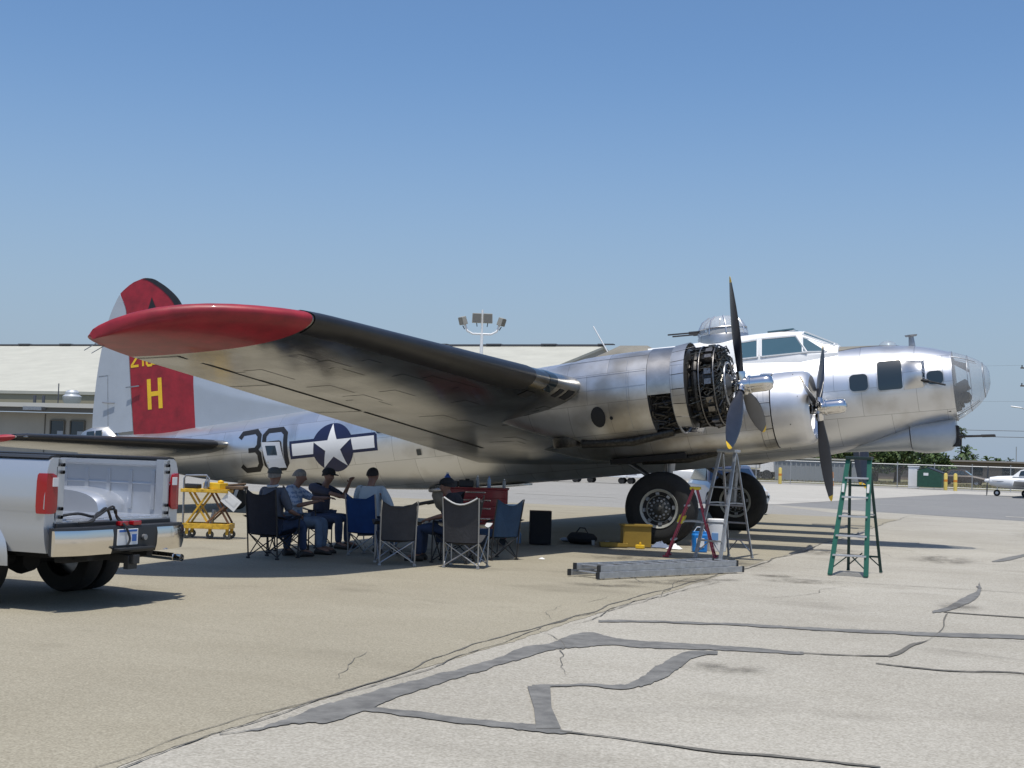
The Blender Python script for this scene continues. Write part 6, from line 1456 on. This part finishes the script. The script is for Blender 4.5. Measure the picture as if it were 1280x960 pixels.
# ------------------------------------------------------------------ small white aeroplane on the right
SP = thing('small_airplane', 'small white low wing propeller airplane parked at the right edge', 'airplane', (3.80, 59.9, 0), radians(-2))
def spf(x, w, zt, zb): return [(x, w*abs(sin(a))**.85*(1 if sin(a) > 0 else -1), (zt+zb)/2+(zt-zb)/2*abs(cos(a))**.85*(1 if cos(a) > 0 else -1)) for a in [2*pi*k/22 for k in range(22)]]
q = MB(); q.loft([spf(*a) for a in ((-.42, .12, 1.02, .80), (-.36, .32, 1.14, .66), (.1, .46, 1.22, .55), (.9, .55, 1.27, .46), (1.6, .56, 1.28, .44), (3.2, .52, 1.22, .50), (4.6, .32, 1.12, .62), (6.2, .12, 1.05, .80), (6.5, .05, 1.0, .85))]); q.build('fuselage', M_white, SP, 50)
q = MB(); q.loft([[(x, -w, 1.2), (x+.0, -w*.8, zt), (x, w*.8, zt), (x, w, 1.2)] for x, w, zt in ((.95, .46, 1.24), (1.4, .48, 1.62), (1.9, .5, 1.74), (2.6, .48, 1.70), (3.3, .40, 1.30))]); CBN = q.build('cabin', M_white, SP, 30)
for sg in (-1, 1):
    for x0, x1, a, b in ((1.42, 1.86, 1.56, 1.66), (1.94, 2.5, 1.66, 1.62)):
        q = MB(); q.add([(x0-.1*(x0 < 1.5), sg*.50, 1.28), (x1, sg*.51, 1.28), (x1, sg*.42, b), (x0, sg*.42, a)], [(0, 1, 2, 3)]); q.build('cabin_window', M_win, CBN, None)
q = MB(); q.loft([[(x+dx, y, z) for dx, z in ((0, zc), (.25, zc+.09*k), (.8*k+.2, zc+.07*k), (1.55*k+.2, zc), (.8, zc-.05*k))] for y, zc, k, x in ((-4.6, .98, .8, 1.3), (-2, .78, 1, 1.1), (0, .62, 1.1, .95), (2, .78, 1, 1.1), (4.6, .98, .8, 1.3))]); q.build('wing', M_white, SP, 40)
q = MB(); q.box((6.2, 0, 1.0), (.7, 3.0, .06)); q.prism([(5.6, 1.05), (6.6, 1.05), (6.7, 2.1), (6.2, 2.1)], -.05, .05, 'y'); q.build('tail_plane', M_white, SP, None)
q = MB(); q.lathe([(.001, -.70), (.07, -.66), (.13, -.52), (.14, -.42)], (0, 0, .91), 'x', 16); sp = q.build('spinner', M_white, SP, 50)
for a in (20, 200):
    q = MB(); a = radians(a); q.loft([[(-.52+c*.5, sin(a)*r+cos(a)*c, .91+cos(a)*r-sin(a)*c) for c in (-w, w)]+[(-.50+c*.5, sin(a)*r+cos(a)*c, .91+cos(a)*r-sin(a)*c) for c in (w, -w)] for r, w in ((.08, .05), (.4, .08), (.8, .06), (.93, .03))]); q.build('propeller_blade', M_trim, sp, None)
for x, y, r in ((.05, 0, .20), (1.75, -1.3, .23), (1.75, 1.3, .23)):
    q = MB(); q.lathe([(.06, -.06), (r*.85, -.08), (r, -.04), (r, .04), (r*.85, .08), (.06, .06)], (x, y, r), 'y', 20); w_ = q.build('wheel', M_rubber, SP, 40)
    q = MB(); q.lathe([(.09, -.075), (.001, -.08)], (x, y, r), 'y', 14); q.build('rim', M_white, w_)
    q = MB(); q.bar((x, y, r), (x+.02, y, .62), .05, .05); q.build('gear_leg', M_white, SP, None)
q = MB(); q.tube([(-.2, -.47, .92), (3.2, -.53, .86)], .018, 6); q.build('pinstripe', mat('navy_stripe', (.05, .06, .1), .5), SP, None)

# ------------------------------------------------------------------ fence line
FN = thing('chain_link_fence', 'long silver chain link fence across the far side of the apron', 'fence', (0, 80, 0))
M_galv = mat('galvanised_steel', (.42, .43, .43), .5, .6)
def mesh_mat():
    m = bpy.data.materials.new('chain_link_mesh'); m.use_nodes = True; t, n, l, p = node_chain(m)
    p.inputs['Base Color'].default_value = (.40, .40, .38, 1); p.inputs['Metallic'].default_value = .3
    tc = n.new('ShaderNodeTexCoord'); w1 = n.new('ShaderNodeTexWave'); w2 = n.new('ShaderNodeTexWave')
    for w, r in ((w1, .785), (w2, -.785)):
        mp = n.new('ShaderNodeMapping'); mp.inputs['Rotation'].default_value = (0, r, 0); l.new(tc.outputs['Object'], mp.inputs[0]); l.new(mp.outputs[0], w.inputs['Vector']); w.inputs['Scale'].default_value = 5
    mx = n.new('ShaderNodeMath'); mx.operation = 'MAXIMUM'; l.new(w1.outputs['Fac'], mx.inputs[0]); l.new(w2.outputs['Fac'], mx.inputs[1])
    g = n.new('ShaderNodeMath'); g.operation = 'GREATER_THAN'; g.inputs[1].default_value = .982; l.new(mx.outputs[0], g.inputs[0]); l.new(g.outputs[0], p.inputs['Alpha'])
    return m
x = -34
q = MB(); q.tube([(-34, 0, 1.78), (34, 0, 1.78)], .035, 6); q.build('top_rail', M_galv, FN, 40)
q = MB(); q.tube([(-34, 0, .15), (34, 0, .15)], .015, 5); q.build('bottom_wire', M_galv, FN, 40)
while x <= 34:
    q = MB(); q.tube([(x, 0, 0), (x, 0, 1.95)], .04, 6); q.build('fence_post', M_galv, FN, 40); x += 2.72
q = MB(); q.add([(-34, .03, .08), (34, .03, .08), (34, .03, 1.76), (-34, .03, 1.76)], [(0, 1, 2, 3)]); q.build('wire_mesh', mesh_mat(), FN, None)
for i, (bx, by, lb) in enumerate(((-.19, 75.0, 'left'), (.57, 73.6, 'right'), (-12.4, 76.5, 'third'))):
    B_ = thing('bollard', ('left of the two yellow bollards beside the green dumpster', 'right of the two yellow bollards beside the green dumpster', 'yellow bollard far left along the fence behind the ladder')[i], 'bollard', (bx, by, 0), 0, 'yellow bollards along the fence')
    q = MB(); q.lathe([(.13, 0), (.13, 1.15), (.10, 1.22), (.001, 1.25)], (0, 0, 0), 'z', 14); q.build('post', mat('faded_yellow', (.62, .48, .12), .7, var=.15), B_, 40)
    q = MB(); q.lathe([(.134, .62), (.134, .78)], (0, 0, 0), 'z', 14); q.build('reflective_band', M_oran, B_, 40)
DU = thing('dumpster', 'dark green dumpster with sloping lid beside the fence', 'dumpster', (-1.36, 77.6, 0), radians(-8))
q = MB(); q.prism([(-.9, .15), (.9, .15), (.9, 1.15), (-.2, 1.55), (-.9, 1.35)], -1.0, 1.0, 'y'); q.v = [(v[0]*1.0, v[1]*.8, v[2]) for v in q.v]; q.build('container', mat('dumpster_green', (.015, .07, .045), .6, var=.2), DU, None, bevel=.02)
q = MB(); q.box((-.56, 0, 1.50), (.75, 1.5, .05), ry=-.25); q.box((.35, 0, 1.40), (1.2, 1.5, .05), ry=.35); q.build('lid', M_trim, DU, None, bevel=.01)
q = MB(); q.box((-.25, -.81, 1.1), (.35, .01, .2)); q.build('notice', M_white, DU, None)
UC = thing('utility_cabinet', 'white utility cabinet standing left of the green dumpster', 'cabinet', (-2.75, 78.6, 0), 0)
q = MB(); q.box((0, 0, .8), (.75, .5, 1.6)); q.build('cabinet_body', M_white, UC, None, bevel=.03); q = MB(); q.box((0, 0, 1.64), (.85, .6, .08)); q.build('cabinet_top', M_white, UC, None, bevel=.02)
for dx in (-.18, .18): q = MB(); q.box((dx, -.255, .8), (.33, .02, 1.3)); q.build('cabinet_door', M_white, UC, None, bevel=.005)
SH = thing('storage_shed', 'long low grey shed beyond the fence behind the propeller', 'shed', (-12.6, 97, 0), radians(3))
q = MB(); q.box((0, 0, 1.0), (7.6, 3, 2.0)); w_ = q.build('wall', mat('corrugated_grey', (.26, .28, .30), .7), SH, None)
for k in range(18):
    q = MB(); q.box((-3.6+.42*k, -1.53, 1.0), (.12, .06, 1.9)); q.build('corrugation', mat('corrugated_grey', (.26, .28, .30)), w_, None)
q = MB(); q.box((0, 0, 2.05), (7.9, 3.3, .12)); q.build('roof', M_fasc, SH, None)
WT = thing('white_box_truck', 'white box truck beyond the fence left of the grey shed', 'truck', (-19.6, 99, 0), radians(5))
q = MB(); q.box((0, 0, 1.9), (2.4, 2.2, 1.7)); q.build('cargo_box', M_white, WT, None, bevel=.03); q = MB(); q.box((1.9, 0, 1.4), (1.3, 2.0, 1.4), taper=.85); q.build('cab', M_white, WT, None, bevel=.05)
q = MB(); q.box((.3, 0, .75), (4.2, 1.8, .3)); q.build('chassis', M_dark, WT, None)
for xx in (-.8, 1.9):
    for yy in (-.95, .95): q = MB(); q.lathe([(.1, -.12), (.45, -.12), (.45, .12), (.1, .12)], (xx, yy, .45), 'y', 18, cap=True); q.build('wheel', M_rubber, WT, 40)
# orange cone-like barricade, blue building beyond
for i, (bx, by, lb) in enumerate(((-8.8, 77.6, 'orange and white barrel by the fence behind the green ladder'),)):
    B_ = thing('traffic_barrel', lb, 'barrel', (bx, by, 0)); q = MB(); q.lathe([(.32, 0), (.28, .1), (.24, 1.0), (.2, 1.05)], (0, 0, 0), 'z', 18, cap=True); q.build('barrel_body', M_oran, B_, 40); q = MB(); q.lathe([(.275, .35), (.262, .55)], (0, 0, 0), 'z', 18); q.build('white_band', M_white, B_, 40)
FB = thing('far_building', 'long low building with a pale roof beyond the fence', 'building', (-3, 150, 0), radians(-2))
q = MB(); q.box((0, 0, 1.2), (46, 8, 2.4)); q.build('wall', mat('far_brown_wall', (.20, .16, .13), .9), FB, None); q = MB(); q.box((0, 0, 2.5), (47, 9, .2)); q.build('roof', mat('far_brown_roof', (.30, .27, .24), .9), FB, None)
for k in range(12): q = MB(); q.box((-20+3.6*k, -4.03, 1.3), (1.4, .06, 1.0)); q.build('window', M_win, FB, None)

# ------------------------------------------------------------------ trees
M_leaf = [mat('leaf_green_dark', (.035, .065, .018), .7, var=.4, vscale=2), mat('leaf_green_mid', (.07, .115, .03), .7, var=.4, vscale=2), mat('leaf_green_light', (.11, .15, .04), .7, var=.3, vscale=2)]
M_bark = mat('bark', (.10, .07, .045), .95, var=.4, vscale=8)
def crown(q, c, R_, n, sz, rnd, flat=.8):
    for k in range(n):
        while True:
            p = Vector((rnd.uniform(-1, 1), rnd.uniform(-1, 1), rnd.uniform(-1, 1)))
            if .25 < p.length < 1: break
        p = Vector((p.x*R_, p.y*R_, p.z*R_*flat))+Vector(c); s = sz*(.5+rnd.random())
        a = Vector((rnd.gauss(0, 1), rnd.gauss(0, 1), rnd.gauss(0, 1))).normalized(); b = a.orthogonal().normalized(); cc = a.cross(b)
        q.cur = 0 if rnd.random() < .4 else (1 if rnd.random() < .6 else 2)
        q.add([p-b*s, p-cc*s*.6, p+b*s, p+cc*s*.6], [(0, 1, 2, 3)])
def tree(label, loc, H_, R_, seed, n=2600, trunk=.35, low=.35, name='shade_tree'):
    T_ = thing(name, label, 'tree', loc); rnd = random.Random(seed)
    q = MB(); q.tube([(0, 0, 0), (.1, 0, H_*.3), (0, .1, H_*.6), (.1, 0, H_*.8)], [trunk, trunk*.7, trunk*.45, .08], 9)
    for k in range(7):
        a = k*2*pi/7+rnd.random(); z = H_*(low+.08*rnd.random()); q.tube([(0, 0, z), (cos(a)*R_*.4, sin(a)*R_*.4, z+H_*.18), (cos(a)*R_*.75, sin(a)*R_*.75, z+H_*.24)], [trunk*.4, trunk*.25, .04], 6)
    q.build('trunk', M_bark, T_, 50)
    q = MB()
    for k in range(13):
        a = rnd.random()*2*pi; d = R_*(.15+.6*rnd.random()); z = H_*(low+.12+.42*rnd.random()); crown(q, (cos(a)*d, sin(a)*d, z), R_*(.28+.22*rnd.random()), n//13, .18, rnd)
    q.build('crown', M_leaf, T_, None); return T_
tree('broad bright green tree beyond the fence behind the green ladder', (-6.95, 107.8, 0), 6.4, 4.4, 1, n=4200, low=.16)
tree('green tree with a low crown between the ladder and the dumpster', (-10.2, 118, 0), 5.6, 3.8, 2, n=3600, low=.16)
tree('dark green tree under the chin turret', (-4.3, 121, 0), 4.9, 2.4, 3, low=.12)
tree('bushy tree left of the ladder beyond the shed', (-13.8, 113, 0), 5.4, 3.6, 4, n=3000, low=.16)
tree('low green bush tree at the foot of the dark tree', (-3.0, 117, 0), 2.3, 1.3, 5, low=.1)
def palm(label, loc, H_, seed, s=1.0):
    T_ = thing('palm_tree', label, 'palm tree', loc, 0, 'palm trees on the horizon'); rnd = random.Random(seed)
    q = MB(); q.tube([(0, 0, 0), (.1*s, 0, H_*.5), (.05, 0, H_)], [.28*s, .2*s, .16*s], 8); q.build('trunk', M_bark, T_, 50)
    q = MB()
    for k in range(46):
        a = rnd.random()*2*pi; el = rnd.uniform(-1.0, 1.2); L = 1.9*s*(.7+.4*rnd.random()); P0 = Vector((.05, 0, H_))
        d = Vector((cos(a)*cos(el), sin(a)*cos(el), sin(el))); m_ = P0+d*L*.55; e = P0+d*L+Vector((0, 0, -.45*L*.5)); w = Vector((-sin(a), cos(a), 0))*.17*s
        q.cur = 0 if k % 3 else 1; q.add([P0, m_-w, e, m_+w], [(0, 1, 2, 3)])
        q.add([m_-w*1.6, e-w*1.9-Vector((0, 0, .2*s)), e+w*.2], [(0, 1, 2)]); q.add([m_+w*1.6, e+w*1.9-Vector((0, 0, .2*s)), e-w*.2], [(0, 1, 2)])
    q.build('crown', M_leaf, T_, None); return T_
palm('dark bushy palm rising just right of the chin turret', (-4.35, 172, 0), 3.8, 1, .85)
palm('thin palm with a small crown just above the dark palm', (-4.95, 172, 0), 6.7, 2, .5)
palm('leftmost of the three palms grouped on the horizon', (-16.4, 425, 0), 4.6, 3, 1.4); palm('middle of the three palms grouped on the horizon', (-12.2, 426, 0), 4.0, 4, 1.4)
palm('rightmost of the three palms grouped on the horizon', (-9.4, 427, 0), 3.4, 5, 1.5); palm('lone small palm near the right edge of the horizon', (-9.8, 582, 0), 4.8, 6, 1.4); palm('thin palm between the tall palm and the group of three', (-21.5, 425, 0), 4.4, 7, .8)
# distant belt of trees and roofs: one mass
q = MB(); rnd = random.Random(9)
for k in range(5200):
    x = rnd.uniform(-330, 120); h = 2.6+1.5*sin(x*.05)+1.2*sin(x*.17+1)+rnd.random()*1.2; z = rnd.random()*h; y = 520+rnd.random()*40
    s = .9+rnd.random()*.9; a = rnd.random()*3; q.cur = rnd.choice((0, 0, 1)); q.add([(x-s, y, z), (x, y-s*sin(a), z-s*.6), (x+s, y, z+.2), (x, y+s*.3, z+s*.7)], [(0, 1, 2, 3)])
q.build('tree_belt', M_leaf, None, None, kind='stuff')
# dry grass along the fence
q = MB(); rnd = random.Random(4)
for k in range(9000):
    x = rnd.uniform(-34, 4); y = rnd.uniform(92, 112); h = .05+.16*rnd.random(); a = rnd.random()*6; q.cur = rnd.choice((0, 0, 1))
    q.add([(x, y, 0), (x+.10*cos(a), y+.1*sin(a), 0), (x+.1*rnd.random(), y, h)], [(0, 1, 2)])
q.build('dry_grass', [mat('straw_grass', (.24, .19, .09), .9), mat('green_grass', (.10, .13, .04), .9)], None, None, kind='stuff')
sheet('grass_verge', [(-60, 86), (5, 84), (40, 92.2), (40, 130), (-60, 130)], .0, G_dirt)

# ------------------------------------------------------------------ power line and street lamps at the right
UP = thing('utility_pole', 'wooden utility pole with two crossarms just at the right edge', 'utility pole', (4.85, 130.3, 0), radians(15))
q = MB(); q.tube([(0, 0, 0), (0, 0, 13.4)], [.18, .12], 10); q.build('pole', M_bark, UP, 40)
for z in (12.7, 10.75):
    q = MB(); q.box((0, -.1, z), (2.6, .12, .14)); ca_ = q.build('crossarm', M_bark, UP, None)
    for xx in (-1.15, -.6, .6, 1.15): q = MB(); q.lathe([(.02, 0), (.07, .06), (.05, .16), (.08, .2), (.001, .26)], (xx, -.1, z+.07), 'z', 10); q.build('insulator', M_trim, ca_, 40)
def wire(label, p0, p1, sag, r=.012):
    q = MB(); P = []
    for i in range(25):
        t = i/24; p = Vector(p0).lerp(Vector(p1), t); p.z -= sag*4*t*(1-t); P.append(tuple(p))
    q.tube(P, r, 5); tag(q.build('power_line', mat('wire_grey', (.05, .05, .055), .6), None, 50), label, 'power line', 'overhead power lines at the right')
wire('topmost thin overhead wire running right from the nose', (-60, 128, 12.3), (3.7, 130, 13.0), .3, .008)
wire('second thin overhead wire below the crossarms', (-60, 128, 8.6), (30, 131, 9.6), .3, .008)
wire('upper of the two heavy dark overhead wires', (-60, 98, 5.15), (60, 99, 5.35), .25, .022)
wire('lower of the two heavy dark overhead wires', (-60, 98.0, 4.63), (60, 99, 4.78), .25, .026)
SL = thing('street_lamp', 'curved white street lamp head entering at the right edge', 'street lamp', (5.2, 101.7, 0))
q = MB(); q.tube([(0, 0, 0), (0, 0, 6.3), (-.3, 0, 6.9), (-.9, 0, 7.2)], [.09, .07, .05, .045], 10); q.build('pole', M_galv, SL, 50)
q = MB(); q.loft([[(x, w*cos(a), 7.22+.06*sin(a)+(x+1.2)*-.12) for a in [2*pi*k/10 for k in range(10)]] for x, w in ((-.85, .06), (-1.1, .16), (-1.6, .15), (-1.75, .05))]); q.build('lamp_head', M_white, SL, 50)
FP = thing('thin_mast', 'thin distant mast near the right edge', 'mast', (-1.58, 338, 0)); q = MB(); q.tube([(0, 0, 0), (0, 0, 7.4)], .12, 6); q.build('pole', M_galv, FP, 40)
